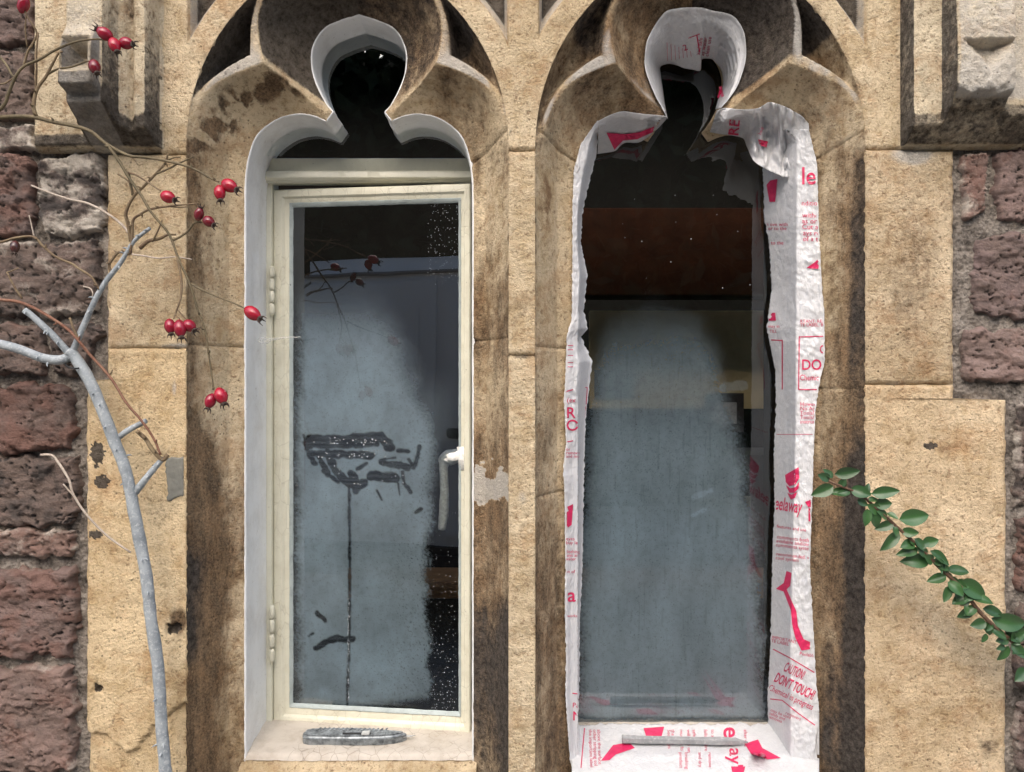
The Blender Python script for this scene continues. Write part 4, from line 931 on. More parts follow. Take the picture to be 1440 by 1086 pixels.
itm += ln(1013, 122, 1016, 136, 4)+ln(1010, 138, 1013, 128, 3)
print_mesh(ST, itm, nd, 231, off=2.4)
SLO = [o_ for o_ in bpy.data.objects if o_.get('label', '').startswith('small plastic film piece')][0]
print_mesh(SLO, [('poly', [(853, 187), (880, 189), (900, 186), (920, 178), (918, 186), (896, 196), (876, 198), (864, 211)])], near_depth(pxl, pyl, dl_(t)+0*pxl), 241, off=3.0)
print_mesh(SH_F, [T('RE', 1038, 192, 15, -84, .03), T('for use', 1030, 188, 5, -80), T('help', 1070, 190, 5, -70), ('poly', [(1066, 196), (1080, 199), (1078, 208), (1068, 204)])], near_depth(pxr, pyr, drr), 251, off=3.0)

# ================================================================== tools on the sills
def sill_pt(px, py, zoff, Lt): return px
KN = empty('utility_knife', (-.22, .13, CZ-.554), 'scratched metal utility knife lying on the painted sill', 'knife', kind='thing')
KM = None
mk = M('scuffed_zinc'); nk1 = mk.noise(110, 5, .65); nk2 = mk.noise(60, 4)
ck = mk.mix(mk.ramp(nk1, [(.34, 0.0), (.62, 1.0)]), (.07, .08, .088), (.30, .33, .345)); mk.b.inputs['Metallic'].default_value = .45
KM = mk.done(ck, .42, mk.bump(nk1, .5, .0012))
BLK = simple('matt_black', (.012, .012, .012), .6); LG = simple('grey_slider', (.45, .46, .44), .45, .2, 200)
def extrude_outline(name, pts, h, mat, parent, M4, bevel=.0022, z0=0.0):
    bm = bmesh.new(); vs = [bm.verts.new((x/1000, y/1000, z0/1000)) for x, y in pts]; f = bm.faces.new(vs); r = bmesh.ops.extrude_face_region(bm, geom=[f])
    for v in [g for g in r['geom'] if isinstance(g, bmesh.types.BMVert)]: v.co.z += h/1000
    bmesh.ops.recalc_face_normals(bm, faces=bm.faces[:])
    if bevel: bmesh.ops.bevel(bm, geom=[e for e in bm.edges if abs(e.verts[0].co.z-e.verts[1].co.z) < 1e-7 and e.verts[0].co.z > (z0+h/2)/1000], offset=bevel, segments=3, affect='EDGES')
    bm.transform(M4); me = bpy.data.meshes.new(name); bm.to_mesh(me); bm.free()
    for p in me.polygons: p.use_smooth = True
    me.set_sharp_from_angle(angle=rad(40)); return link(name, me, mat, parent)
kx, kz = U(500, 1049, 128)
KT = Matrix.Translation((kx/1000, .126, CZ-.5525)) @ Matrix.Rotation(rad(-1.5), 4, 'Z') @ Matrix.Rotation(rad(7), 4, 'X')
out = [(-81, -6), (-78, -12), (-70, -15), (-40, -15.5), (0, -15), (40, -13), (62, -9), (74, -4), (80, 2), (76, 6), (60, 9), (30, 13), (0, 14.5), (-40, 14), (-70, 12), (-79, 8), (-82, 2)]
kb = extrude_outline('body', out, 14, KM, KN, KT, .004)
extrude_outline('slot', [(-18, -8.5), (26, -7.5), (26, -3), (-18, -3.5)], .6, BLK, kb, KT, 0, 14.02)  # slot drawn as a thin black plate on the body, not cut in
extrude_outline('slider', [(12, -10), (24, -9.5), (24, -1.5), (12, -2)], 3, LG, KN, KT, .001, 14.3)
for k in range(16): extrude_outline('grip_rib', [(-62+k*7, 2), (-59.5+k*7, 2), (-55+k*7, 10.5), (-57.5+k*7, 10.5)], .9, KM, kb, KT, .0003, 13.95)
for k in range(9): extrude_outline('grip_rib', [(28+k*3.2, -8), (29.6+k*3.2, -8), (30.6+k*3.2, 2), (29+k*3.2, 2)], .8, KM, kb, KT, .0003, 13.95)
extrude_outline('blade', [(72, -3), (86, 0), (94, 4), (74, 5)], .8, simple('blade_steel', (.5, .5, .5), .35, .2, 100, .8), KN, KT, 0, 6)
STK = empty('stick_tool', (.27, .1, CZ-.565), 'thin grey stick tool lying on the plastic film of the sill', 'tool', kind='thing')
GR = make_bark('grey_coated_wood', (.20, .205, .21), (.30, .305, .31), (.42, .41, .39), 180)
def stp(px, py, d): X, Z = U(px, py, d); return Wm(X, Z, d)
P = np.array([stp(875, 1043, 118), stp(900, 1044, 117), stp(940, 1044.5, 116), stp(985, 1045.5, 115), stp(1020, 1046, 114), stp(1034, 1046.5, 114)]); P[:, 2] += .004
V, q, t_ = tube_mesh('shaft', P, np.array([7.2, 6.6, 6.2, 6.2, 6.8, 6.0])/1000, 6, 4, .10, 2); sh_ = link('shaft', mesh_np('shaft', V, q, t_, sharp=30), GR, STK)
P = np.array([stp(1034, 1046.5, 114), stp(1042, 1047, 114), stp(1052, 1048, 113)]); P[:, 2] += .004
V, q, t_ = tube_mesh('tip', P, np.array([6.0, 4.0, 1.0])/1000, 6, 3, .1, 4); link('tip', mesh_np('tip', V, q, t_, sharp=30), GR, STK)

# ================================================================== climbing rose
ROSE = empty('climbing_rose', (-.46, -.03, CZ-.62), 'leafless climbing rose with silvery stem and red hips against the stones', 'rose bush', kind='thing')
def tw(pts, r0, r1, name='twig', mat=TWIG, sides=7, parent=ROSE, sub=5, wob=.10, seed=[0], thorns=0, d0=None, d1=None):
    seed[0] += 1
    n = len(pts); P = []
    for k, p in enumerate(pts):
        d = p[2] if len(p) > 2 else (d0+(d1-d0)*k/(n-1))
        X, Z = U(p[0], p[1], d); P.append(Wm(X, Z, d).reshape(3))
    P = np.array(P); R = np.linspace(r0, r1, n)/1000*(.95 if r0 < 3.3 else 1)
    # slight natural kinks
    if n > 2: P[1:-1] += RNG.normal(0, .0007, (n-2, 3))
    geo = [tube_mesh(name, P, R, sides, sub, wob, seed[0])]
    C = catmull(np.hstack([P, R[:, None]]), 6)
    for k in range(thorns):
        j = RNG.integers(1, len(C)-1); tg = C[j+1, :3]-C[j-1, :3]; tg /= np.linalg.norm(tg)
        rnd = RNG.normal(0, 1, 3)*np.array([1, .6, 1]); side = np.cross(tg, rnd); side /= np.linalg.norm(side)
        if side[1] > .3: side = -side
        r = C[j, 3]; L = r*.35+.0035; Q = np.array([C[j, :3]+side*r*.5, C[j, :3]+side*(r+L*.5)-tg*.0006, C[j, :3]+side*(r+L)-tg*.0024])
        geo.append(tube_mesh('thorn', Q, np.array([.0018, .0011, .0002]), 5, 2, 0, k, False))
    V, q, t = join_geo(geo); return link(name, mesh_np(name, V, q, t), mat, parent)
stem = tw([(236, 1110), (233, 1086), (228, 1020), (222, 940), (212, 862), (206, 815), (196, 752), (184, 692), (174, 655), (160, 620), (144, 578), (124, 532), (104, 503), (96, 494)], 8.0, 7.6, 'stem', STEM, 12, sub=8, wob=.14, thorns=16, d0=-38, d1=-52)
tw([(102, 500), (82, 506), (55, 502), (20, 490), (-40, 478), (-120, 470)], 6.4, 6.0, 'branch', STEM, 10, thorns=8, d0=-50, d1=-70, wob=.12)
tw([(96, 496), (84, 482), (66, 464), (45, 446), (34, 436)], 4.8, 4.0, 'branch', STEM, 9, thorns=4, d0=-52, d1=-66)
tw([(102, 496), (110, 478), (120, 455), (135, 420), (150, 394), (166, 374), (180, 354), (190, 338), (211, 321)], 4.6, 2.4, 'branch', STEM, 9, thorns=9, d0=-50, d1=-72)
tw([(159, 622), (180, 606), (205, 592)], 4.2, 3.6, 'branch', STEM, 8, d0=-40, d1=-52)
tw([(186, 697), (196, 684), (210, 668), (222, 654), (229, 645)], 5.6, 3.4, 'branch', STEM, 8, thorns=3, d0=-42, d1=-46)
tw([(192, 606), (204, 618), (214, 630), (229, 646), (236, 640)], 3.0, 3.2, 'branch', TWIG, 8, thorns=4, d0=-50, d1=-46)
G_, D0, D1 = TWIGG, -70, -110
tw([(-80, 168), (-20, 166), (40, 164), (75, 170), (122, 182), (150, 203), (180, 217), (205, 222), (235, 227), (270, 237), (298, 250), (308, 256)], 3.2, 1.3, mat=G_, d0=-75, d1=-105, thorns=5)
tw([(150, 203), (165, 225), (182, 250), (200, 276), (214, 298), (236, 330), (250, 363), (267, 399), (278, 435), (289, 469), (294, 502), (300, 541), (299, 548)], 2.2, 1.1, mat=G_, d0=-90, d1=-100, thorns=5)
tw([(249, 360), (254, 391), (255, 416), (247, 440), (244, 449)], 1.9, 1.0, mat=TWIG, d0=-95, d1=-105); tw([(252, 425), (250, 440), (253, 449)], 1.0, .8, d0=-103, d1=-105); tw([(250, 436), (258, 446), (264, 450)], 1.0, .8, d0=-103, d1=-105)
tw([(270, 400), (285, 408), (302, 415), (325, 426), (345, 434)], 1.5, 1.0, mat=G_, d0=-98, d1=-125)
tw([(243, 338), (252, 334), (264, 325), (274, 315), (284, 313)], 1.7, 1.1, mat=G_, d0=-90, d1=-100)
tw([(183, 358), (186, 335), (186, 310), (195, 302), (211, 294), (236, 290), (260, 288), (279, 286)], 2.3, 1.0, mat=TWIG, d0=-66, d1=-90, thorns=3); tw([(236, 290), (250, 292), (262, 291)], 1.0, .8, d0=-82, d1=-90)
tw([(184, 340), (180, 318), (178, 298), (186, 277), (200, 265), (219, 245), (232, 230), (236, 217)], 2.8, 1.2, mat=TWIG, d0=-66, d1=-95, thorns=6); tw([(221, 244), (236, 238), (252, 229), (272, 221)], 1.5, .9, mat=G_, d0=-90, d1=-98); tw([(234, 226), (246, 222), (254, 221)], 1.1, .8, mat=G_, d0=-90, d1=-98)
tw([(180, 243), (192, 247), (205, 256), (216, 262), (226, 269)], 1.5, 1.0, mat=TWIG, d0=-85, d1=-100); tw([(166, 245), (176, 251), (184, 258)], 1.3, 1.2, d0=-82, d1=-86); tw([(181, 243), (184, 258), (187, 275)], 1.9, 1.9, mat=G_, d0=-84, d1=-78); tw([(178, 217), (188, 222), (194, 232)], 1.1, .8, d0=-88, d1=-94)
tw([(-60, 200), (0, 155), (11, 133), (19, 111), (33, 94), (55, 83), (80, 69), (105, 58), (133, 55), (148, 57)], 2.6, 1.2, mat=G_, d0=-80, d1=-110)
tw([(88, 73), (80, 74), (72, 92), (64, 108), (53, 126), (49, 150), (51, 164)], 1.2, 2.9, mat=TWIG, d0=-92, d1=-80, thorns=3)
tw([(66, 105), (80, 97), (100, 94), (122, 87), (128, 88)], 1.7, 1.0, mat=G_, d0=-85, d1=-105)
tw([(33, 94), (38, 74), (45, 62), (53, 48), (48, 36), (38, 25), (35, 16)], 1.8, 1.0, mat=TWIG, d0=-84, d1=-100); tw([(50, 128), (51, 100), (53, 72), (54, 46)], 1.6, 1.1, d0=-78, d1=-92); tw([(38, 66), (36, 40), (37, 22)], 1.0, .8, d0=-86, d1=-98)
tw([(-40, 40), (0, 80), (10, 96), (17, 107), (22, 108)], 2.0, 1.2, mat=G_, d0=-70, d1=-80); tw([(-60, 122), (0, 119), (14, 116), (22, 106)], 1.2, 1.0, d0=-70, d1=-78)
tw([(-70, 350), (0, 341), (22, 335), (47, 334), (61, 347), (80, 361), (100, 371), (111, 377), (128, 389), (140, 408)], 2.0, 1.5, mat=TWIG, d0=-60, d1=-62, thorns=3)
tw([(-60, 415), (0, 423), (28, 426), (55, 438), (92, 460), (111, 479), (125, 499), (155, 533), (178, 567), (200, 593), (217, 618), (226, 640)], 2.4, 1.7, mat=make_bark('reddish_twig', (.16, .065, .04), (.22, .11, .07), (.30, .2, .14), 420), d0=-62, d1=-52, thorns=4)
tw([(57, 640), (72, 641), (84, 653), (97, 675), (104, 696), (122, 724), (152, 754), (184, 777)], 1.9, 1.5, mat=PALE, d0=-30, d1=-38); tw([(89, 681), (97, 690), (105, 699)], 1.1, 1.1, mat=PALE, d0=-30, d1=-32)
tw([(44, 261), (72, 272), (97, 280), (125, 286), (155, 305), (176, 322), (186, 337)], 1.3, 2.0, mat=PALE, d0=-55, d1=-66)
tw([(158, 387), (153, 372), (160, 360), (168, 354), (182, 358)], 2.2, 1.8, d0=-62, d1=-66, thorns=3); tw([(186, 358), (205, 361), (222, 362), (246, 361), (270, 365)], 1.4, .7, mat=PALE, d0=-68, d1=-88)
tw([(197, 349), (208, 340), (222, 336), (236, 330), (247, 330)], 3.0, 1.2, d0=-74, d1=-88); tw([(214, 340), (222, 326), (228, 310)], 1.4, .9, d0=-80, d1=-90)
tw([(10, 383), (19, 399), (31, 420)], 1.4, 1.6, d0=-64, d1=-62); tw([(10, 383), (18, 381), (26, 377)], 1.0, .8, d0=-64, d1=-68); tw([(41, 303), (44, 320), (48, 333)], .8, 1.0, mat=PALE, d0=-60, d1=-60); tw([(98, 447), (104, 465), (111, 478)], 1.6, 1.8, d0=-60, d1=-58)
tw([(117, 403), (126, 405), (131, 412), (129, 420)], 1.0, .8, mat=PALE, d0=-62, d1=-60); tw([(152, 528), (156, 524), (158, 520)], 1.3, .9, d0=-54, d1=-58)
# tie wire at the fork
V, q, t = tube_mesh('tie', np.array([Wm(*U(102+8*math.cos(a)*1.25, 514+4*math.sin(a)+.25*8*math.cos(a), -52-12*math.sin(a)), -52-12*math.sin(a)).reshape(3) for a in np.linspace(0, 6.28, 14)]), np.full(14, .0011), 6, 3, 0); link('tie', mesh_np('tie', V, q, t), BLK, ROSE)

mh = M('rose_hip_skin'); nh = mh.noise(120, 4, .6)
oh = mh.n('ObjectInfo'); HIP = mh.done(mh.mix(mh.ramp(nh, [(.4, 0.0), (.75, .7)]), oh.outputs['Color'], (.10, .012, .014)), .22, mh.bump(nh, .15, .0006), .5)
CALYX = simple('dry_calyx', (.045, .028, .020), .8, .4, 300)
def lathe(prof, n=14, bumpy=0.0):
    V = []; a = np.arange(n)*2*np.pi/n
    for z, r in prof: V.append(np.stack([np.cos(a)*r*(1+bumpy*np.sin(3*a+z*900)), np.sin(a)*r, np.full(n, z)], -1))
    V = np.vstack(V); V = np.vstack([V, [0, 0, prof[0][0]], [0, 0, prof[-1][0]]]); m_ = len(prof); q = gridq(m_, n, True)[:, ::-1]; c0 = m_*n
    t = [(c0, (j+1) % n, j) for j in range(n)]+[(c0+1, (m_-1)*n+j, (m_-1)*n+(j+1) % n) for j in range(n)]
    return V, q, np.array(t)
hv = lathe([(0, .0012), (.0008, .0030), (.003, .0058), (.006, .0076), (.0095, .0084), (.013, .0082), (.0165, .0068), (.019, .0048), (.0205, .0032)], 16, .03)
HIPM = mesh_np('rosehip', *hv); HIPM.materials.append(HIP)
geo = [lathe([(.0195, .0034), (.0212, .0042), (.0228, .0036), (.0232, .0012)], 10)]
for k in range(5):
    a = k*1.2566; dv = np.array([math.cos(a), math.sin(a), 0]); b = np.array([0, 0, .0215])
    geo.append(tube_mesh('s', np.array([b+dv*.003, b+dv*.0052+np.array([0, 0, .0016]), b+dv*.0058+np.array([0, 0, .005+.0015*math.sin(k*2.1)])]), np.array([.0013, .0009, .0003]), 5, 2, 0, k, False))
V, q, t = join_geo(geo); CALM = mesh_np('calyx', V, q, t); CALM.materials.append(CALYX)
def hip(px, py, d, ang, size=1.0, tone=0, tilt=0.0):
    """px,py: middle of the hip; ang: direction of the calyx in the picture, degrees clockwise from right"""
    dv = Vector((math.cos(rad(ang))*math.cos(tilt), -math.sin(tilt), -math.sin(rad(ang))*math.cos(tilt)))
    X, Z = U(px, py, d); c = Vector(Wm(X, Z, d).reshape(3)); loc = c-dv*.011*size
    o_ = link('rosehip', HIPM, None, ROSE); o_.location = loc; o_.rotation_mode = 'QUATERNION'; o_.rotation_quaternion = dv.to_track_quat('Z', 'Y'); o_.scale = (size*RNG.uniform(.86, 1.04), size*RNG.uniform(.86, 1.0), size*RNG.uniform(.95, 1.15))
    o_.color = (*[(.36, .010, .028), (.26, .008, .026), (.15, .010, .018), (.05, .025, .02)][tone], 1)
    cx = bpy.data.objects.new('calyx', CALM); COL.objects.link(cx); cx.parent = o_
for a in [(33, 8, -100, -60, .95, 1), (148, 48, -112, -150, .95, 1), (161, 63, -116, 65, .95, 0), (178, 61, -112, 15, .95, 1), (133, 94, -108, 65, .95, 2), (236, 277, -104, 25, .95, 0), (322, 261, -110, 30, 1.05, 0), (309, 271, -112, 80, .95, 0), (280, 301, -104, -70, .85, 2), (294, 312, -106, 35, .85, 2),
          (239, 459, -110, 75, .95, 1), (253, 461, -114, 75, 1.0, 1), (267, 459, -110, 40, .95, 1), (354, 440, -128, 35, 1.05, 0), (296, 564, -108, 105, .92, 1), (311, 557, -110, 65, 1.08, 0), (21, 347, -66, 85, .8, 3)]: hip(*a, tilt=.25)

# ================================================================== evergreen sprig
SPR = empty('leafy_sprig', (.66, -.06, CZ-.40), 'green leafy evergreen sprig crossing the pale block', 'plant', kind='thing')
SD = lambda px: -55-45*np.clip((1440-px)/260, 0, 1)
sp = [(1560, 990), (1500, 955), (1440, 913), (1409, 891), (1377, 860), (1351, 828), (1324, 801), (1292, 770), (1266, 745), (1234, 716), (1212, 697), (1180, 684), (1158, 674)]
tw([(a, b, float(SD(a))) for a, b in sp], 3.4, 1.4, 'stem', make_bark('sprig_stem', (.09, .05, .035), (.14, .08, .05), (.2, .15, .1), 300), 8, SPR)
ml = M('glossy_leaf'); ol = ml.n('ObjectInfo'); nl = ml.noise(90, 4)
cl_ = ml.mix(ml.ramp(nl, [(.35, 0.0), (.7, 1.0)]), (.028, .080, .024), (.060, .145, .042)); cl_ = ml.mix(ml.math('MULTIPLY', ol.outputs['Random'], .6), cl_, (.020, .050, .024)); LEAF = ml.done(cl_, .30, ml.bump(nl, .2, .001), .5)
def leaf_mesh(seed, wd=.36):
    n, m_ = 9, 7; u = np.linspace(0, 1, n)[:, None]; v = np.linspace(-1, 1, m_)[None]
    wdt = wd*np.sin(np.pi*u**.8)**.75*(1-.1*u); y = wdt*v*.5*1.0; x = u+0*v; z = .10*np.abs(v)**1.4*wdt*2.2-.18*(u-.4)**2+.02*np.sin(u*7+seed)+0*v
    me = mesh_np('leaf', np.stack([x, y+.03*np.sin(u*2+seed), z], -1), gridq(n, m_)); me.materials.append(LEAF); return me
LM = [leaf_mesh(k, .50+.05*(k % 3)) for k in range(5)]
LV = [((150, 165), (115, 150)), ((165, 152), (242, 140)), ((160, 185), (95, 217)), ((215, 208), (148, 210)), ((215, 195), (278, 214)), ((280, 212), (367, 205)), ((235, 232), (268, 248)), ((290, 246), (343, 240)), ((268, 258), (264, 312)), ((290, 262), (297, 316)), ((328, 272), (364, 290)), ((350, 300), (293, 322)), ((368, 295), (458, 277)), ((368, 330), (314, 390)), ((375, 326), (428, 334)), ((352, 312), (358, 345)), ((415, 352), (447, 390)), ((440, 368), (490, 356)), ((427, 384), (363, 405)), ((465, 424), (376, 425)), ((465, 390), (523, 435)), ((515, 468), (457, 486)), ((520, 455), (585, 455)), ((485, 436), (530, 448)), ((522, 486), (570, 530)), ((522, 502), (508, 550)), ((580, 530), (536, 556)), ((555, 488), (638, 535)), ((585, 532), (662, 552)), ((602, 572), (554, 600)), ((575, 560), (580, 592)), ((630, 574), (692, 592)), ((640, 612), (594, 627)), ((645, 610), (655, 655)), ((660, 602), (765, 620)), ((655, 636), (704, 668)), ((640, 650), (628, 678)), ((700, 656), (760, 668)), ((712, 690), (680, 735)), ((700, 684), (676, 700)), ((720, 682), (764, 728)), ((735, 640), (780, 664)), ((765, 760), (735, 800)), ((745, 720), (800, 712)), ((600, 520), (575, 548)), ((200, 190), (185, 168)), ((160, 160), (130, 135)), ((330, 285), (300, 268)), ((740, 668), (708, 640))]
LV += [((770+k*28+random.uniform(-8, 8), 715+k*22+random.uniform(-10, 10)), (770+k*28+random.uniform(-55, 55), 715+k*22+random.choice([-1, 1])*random.uniform(25, 50))) for k in range(10)]
SPX = [((a-1100)*2.235, (b-600)*2.235) for a, b in sp]
for k in range(34):
    f_ = random.uniform(2, 11); i_ = int(f_); q_ = f_-i_; bx = SPX[i_][0]*(1-q_)+SPX[i_+1][0]*q_; by = SPX[i_][1]*(1-q_)+SPX[i_+1][1]*q_; an = random.uniform(0, 6.28); L_ = random.uniform(26, 46); LV.append(((bx, by), (bx+L_*math.cos(an), by+L_*math.sin(an))))
for k, ((bx, by), (tx, ty)) in enumerate(LV):
    bx, by, tx, ty = 1100+bx/2.235, 600+by/2.235, 1100+tx/2.235, 600+ty/2.235
    d = float(SD(bx)); dt = d-RNG.uniform(-2, 9); P0 = Vector(Wm(*U(bx, by, d), d).reshape(3)); P1 = Vector(Wm(*U(tx, ty, dt), dt).reshape(3)); L = (P1-P0).length
    o_ = link('leaf', LM[k % 5], None, SPR); xa = (P1-P0).normalized()
    up = Vector((RNG.normal(0, .25), -1, .35+RNG.normal(0, .3))); ya = up.cross(xa).normalized(); za = xa.cross(ya)
    o_.matrix_basis = Matrix(((xa.x, ya.x, za.x, P0.x), (xa.y, ya.y, za.y, P0.y), (xa.z, ya.z, za.z, P0.z), (0, 0, 0, 1))) @ Matrix.Diagonal((L*1.06, L*(1.0 if L > .025 else 1.25), L, 1))

# ================================================================== cobweb and mortar patch
WEB = M('cobweb'); wt = WEB.n('BsdfTransparent'); wm_ = WEB.n('MixShader'); WEB.l(WEB.math('MULTIPLY', WEB.ramp(WEB.noise(300, 5, .7), [(.35, 0.0), (.7, 1.0)]), .6), wm_.inputs[0]); WEB.l(wt.outputs[0], wm_.inputs[1]); WEB.l(WEB.b.outputs[0], wm_.inputs[2]); WEB.l(wm_.outputs[0], WEB.out.inputs[0]); WEBM = WEB.done((.7, .7, .66), .9)
V, q, t = tube_mesh('web', np.array([at3(366, 478, 140), at3(374, 479, 150), at3(386, 477, 166), at3(402, 475, 160), at3(424, 474, 168)]).reshape(-1, 3), np.array([5.5, 4.5, 2.0, 1.6, .6])/1000, 10, 5, .5)
tag(link('cobweb', mesh_np('cobweb', V, q, t), WEBM), 'wisp of dusty cobweb between white reveal and casement', 'cobweb', kind='thing')
RP = simple('grey_repair_mortar', (.20, .195, .165), .9, .15, 90, bump=.6, dist=.002)
X, Z = np.meshgrid(np.linspace(229-720, 258.5-720, 30), np.linspace(543-640, 543-708, 44)); x_, y_ = xy(X, Z)
edge = np.minimum.reduce([x_-232-3*ss(650, 690, y_), 260-x_, y_-642, 704-y_-.25*(x_-240)])+2.5*fbm(X/9, Z/9, 3, 5)
grid_obj('repair_mortar', X, Z, -1.6*ss(-1, 4, edge)+8*ss(1, -3, edge)+.3*fbm(X/5, Z/5, 3, 2), RP, SUR)

# ================================================================== room behind the windows
ROOM = empty('room', (0, 1.2, 0), kind='structure')
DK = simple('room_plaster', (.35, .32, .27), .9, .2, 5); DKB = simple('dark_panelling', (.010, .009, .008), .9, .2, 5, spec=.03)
for nm, a in (('back_wall', (-1700, 1700, -1500, 1300, 2100, 2160)), ('side_wall', (-1760, -1700, -1500, 1300, 320, 2160)), ('side_wall', (1700, 1760, -1500, -500, 320, 2160)), ('side_wall', (1700, 1760, 900, 1300, 320, 2160)), ('side_wall', (1700, 1760, -500, 900, 320, 700)), ('side_wall', (1700, 1760, -500, 900, 1900, 2160)), ('ceiling', (-1700, 1700, 1300, 1360, 320, 600)), ('ceiling', (-1700, 1700, 1300, 1360, 1660, 2160)), ('ceiling', (-1700, -1200, 1300, 1360, 600, 1660)), ('ceiling', (1200, 1700, 1300, 1360, 600, 1660)), ('floor', (-1700, 1700, -1500, -1440, 322, 2160))): box(nm, *a, DK if nm == 'floor' else DKB, ROOM)  # gaps in ceiling and right side wall are added to brighten the inside
def inbox(name, x0, y0, x1, y1, d, th, mat, parent=None, bevel=3):
    X0, Z1 = U(x0, y0, d); X1, Z0 = U(x1, y1, d); return box(name, float(X0), float(X1), float(Z0), float(Z1), d, d+th, mat, parent, bevel)
WOODR = simple('reddish_beam_wood', (.026, .0085, .0035), .8, .35, 14, spec=.06); WOODT = simple('pale_board', (.62, .46, .23), .7, .12, 9); WOODB = simple('brown_rail_wood', (.26, .13, .05), .5, .25, 20)
tag(inbox('ceiling_beam', 775, 292, 1240, 416, 1500, 140, WOODR, bevel=8), 'reddish brown timber beam inside, above the pale board', 'beam', kind='thing')
BD = tag(inbox('notice_board', 829, 437, 1130, 575, 1700, 22, WOODT), 'pale wooden notice board inside with pinned pictures', 'notice board', kind='thing')
inbox('picture_print', 1004, 566, 1036, 596, 1688, 3, simple('pale_print', (.30, .27, .25), .5, .5, 25), BD, 0); inbox('pinned_picture', 836, 520, 893, 558, 1692, 4, simple('grey_picture', (.13, .14, .14), .6, .3, 30), BD, 0); pp = inbox('pinned_picture', 992, 553, 1046, 608, 1692, 4, simple('dark_picture', (.035, .025, .022), .5, .4, 30), BD, 0)
tag(inbox('shelf', 420, 818, 1300, 842, 900, 160, WOODB), 'brown wooden shelf edge inside the room', 'shelf', kind='thing')
CUP = tag(inbox('cupboard', 930, 640, 1280, 1150, 1350, 300, simple('dark_cupboard', (.03, .027, .025), .5)), 'dark cupboard inside with one pale door panel', 'cupboard', kind='thing'); inbox('door_panel', 1000, 698, 1056, 748, 1342, 8, simple('cupboard_panel', (.25, .23, .18), .6), CUP)

# ================================================================== what stands behind the photographer (seen mirrored in the panes)
VAN = empty('parked_van', (-1.28, -5.2, 0), 'white panel van parked with its rear doors facing the window', 'van', kind='thing')
VP = simple('white_van_paint', (.78, .80, .82), .25, .03, 3, bump=0); RUBB = simple('black_rubber', (.02, .02, .02), .7); LAMP = simple('red_lamp', (.35, .02, .02), .2, .1); GLV = simple('van_glass', (.02, .025, .03), .08, .1)
def vbox(name, x0, x1, y0, y1, z0, z1, mat, parent, bev=.03):
    bm = bmesh.new(); bmesh.ops.create_cube(bm, size=1)
    for v in bm.verts: v.co = ((x0+x1)/2+v.co.x*(x1-x0), (y0+y1)/2+v.co.y*(y1-y0), (z0+z1)/2+v.co.z*(z1-z0))
    if bev: bmesh.ops.bevel(bm, geom=bm.edges[:], offset=bev, segments=4, affect='EDGES')
    me = bpy.data.meshes.new(name); bm.to_mesh(me); bm.free()
    for p in me.polygons: p.use_smooth = True
    me.set_sharp_from_angle(angle=rad(40)); return link(name, me, mat, parent)
vx0, vx1, vy = -2.25, -.31, -3.05
sec = [(0, .0), (.06, .02), (.10, .05)]
body = vbox('body', vx0, vx1, vy-4.2, vy, .42, 2.27, VP, VAN, .09); vbox('bonnet', vx0+.05, vx1-.05, vy-5.1, vy-4.1, .42, 1.15, VP, VAN, .1)
vbox('windscreen', vx0+.12, vx1-.12, vy-4.26, vy-4.15, 1.25, 2.0, GLV, VAN, .03)
for a, b in ((vx0+.10, -1.29), (-1.27, vx1-.10)):
    dr = vbox('rear_door', a, b, vy-.02, vy+.022, .62, 2.13, VP, VAN, .02)
    for z0, z1 in ((1.50, 1.98), (.78, 1.42)):
        vbox('door_panel', a+.12, b-.12, vy+.018, vy+.034, z0, z1, VP, dr, .014)
vbox('roof_gutter', vx0+.08, vx1-.08, vy-.02, vy+.03, 2.155, 2.175, simple('grey_gutter', (.25, .26, .27), .5), VAN, .008)
vbox('bumper', vx0+.02, vx1-.02, vy-.1, vy+.09, .38, .58, RUBB, VAN, .04); vbox('handle', -1.23, -1.09, vy+.02, vy+.05, 1.20, 1.26, RUBB, VAN, .01)
for x in (vx0+.015, vx1-.095): vbox('tail_lamp', x, x+.08, vy-.04, vy+.012, .85, 1.35, LAMP, VAN, .02)
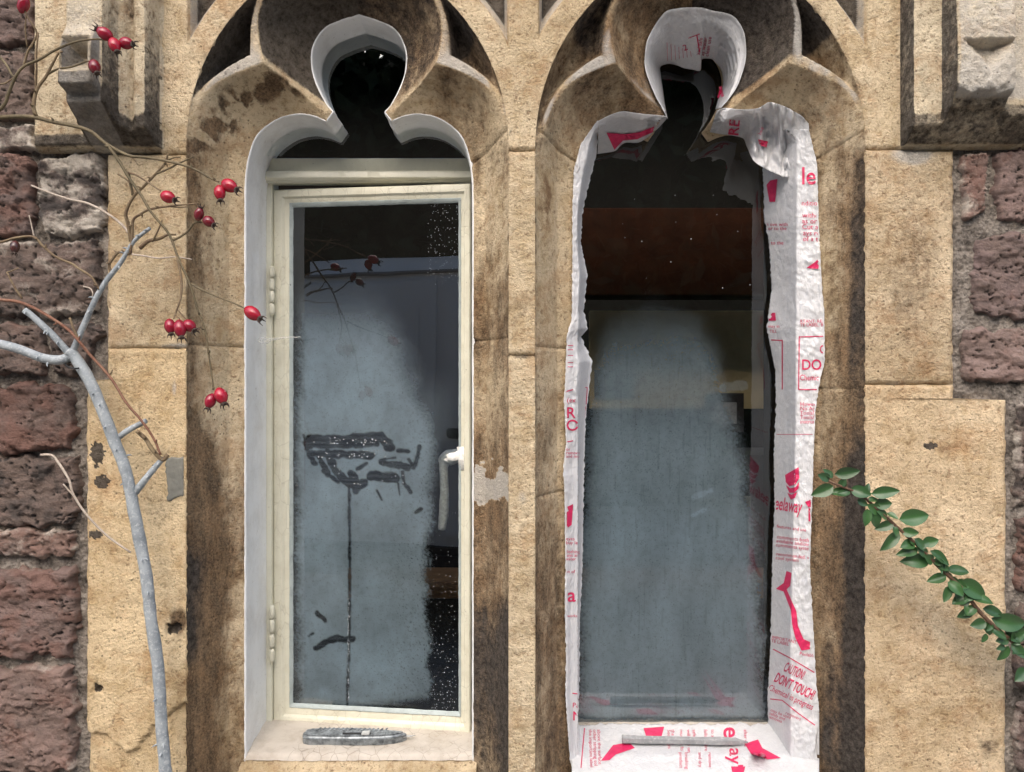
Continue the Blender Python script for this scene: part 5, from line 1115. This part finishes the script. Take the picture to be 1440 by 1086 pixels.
for x in (vx0+.02, vx1-.24):
    for y in (vy-.9, vy-4.0):
        bm = bmesh.new(); bmesh.ops.create_cone(bm, cap_ends=True, segments=28, radius1=.34, radius2=.34, depth=.22, matrix=Matrix.Translation((x+.11, y, .34)) @ Matrix.Rotation(rad(90), 4, 'Y')); bmesh.ops.bevel(bm, geom=[e for e in bm.edges if len(e.link_faces) == 2 and abs(e.link_faces[0].normal.dot(e.link_faces[1].normal)) < .3], offset=.03, segments=2, affect='EDGES'); me = bpy.data.meshes.new('wheel'); bm.to_mesh(me); bm.free(); link('wheel', me, RUBB, VAN)
HG = empty('hedge_trees', (0, -8, 0), 'tall dark evergreen screen of trees across the lane', 'trees', kind='thing')
LF = make_bark('evergreen_foliage', (.020, .034, .013), (.040, .055, .020), (.08, .075, .022), 3)
N = 36000; cx = RNG.uniform(-10, 10, N); h = 5.9+.4*fbm(cx/2.2, cx*0, 3, 9); cz = h*RNG.uniform(0.02, 1, N)**.8; cy = -7.4-1.6*RNG.random(N)+.5*fbm(cx/.8, cz/.8, 3, 4); sz = RNG.uniform(.07, .17, N)
d1 = RNG.normal(0, 1, (N, 3)); d1 /= np.linalg.norm(d1, axis=1)[:, None]; d2 = np.cross(d1, RNG.normal(0, 1, (N, 3))); d2 /= np.linalg.norm(d2, axis=1)[:, None]; C0 = np.stack([cx, cy, cz], -1); s_ = sz[:, None]
V = np.stack([C0-d1*s_, C0-d2*s_*.5, C0+d1*s_, C0+d2*s_*.5], 1).reshape(-1, 3)
tag(link('foliage', mesh_np('foliage', V, np.arange(4*N).reshape(-1, 4), smooth=False), LF, HG), kind='stuff')
gx, gz = np.meshgrid(np.linspace(-10, 10, 60), np.linspace(5.5, 0, 20)); link('inner_foliage', mesh_np('inner_foliage', np.stack([gx, -8.6+.5*fbm(gx/1.5, gz/1.5, 3, 3), gz], -1), gridq(20, 60)), LF, HG)
for x in np.arange(-9, 10, 3.1):
    V, q, t = tube_mesh('trunk', np.array([(x, -8.3, 0), (x+.1, -8.3, 1.5), (x, -8.2, 3.2), (x+.1, -8.3, 4.6)]), np.array([.16, .13, .09, .04]), 8, 3); link('trunk', mesh_np('trunk', V, q, t), TWIG, HG)
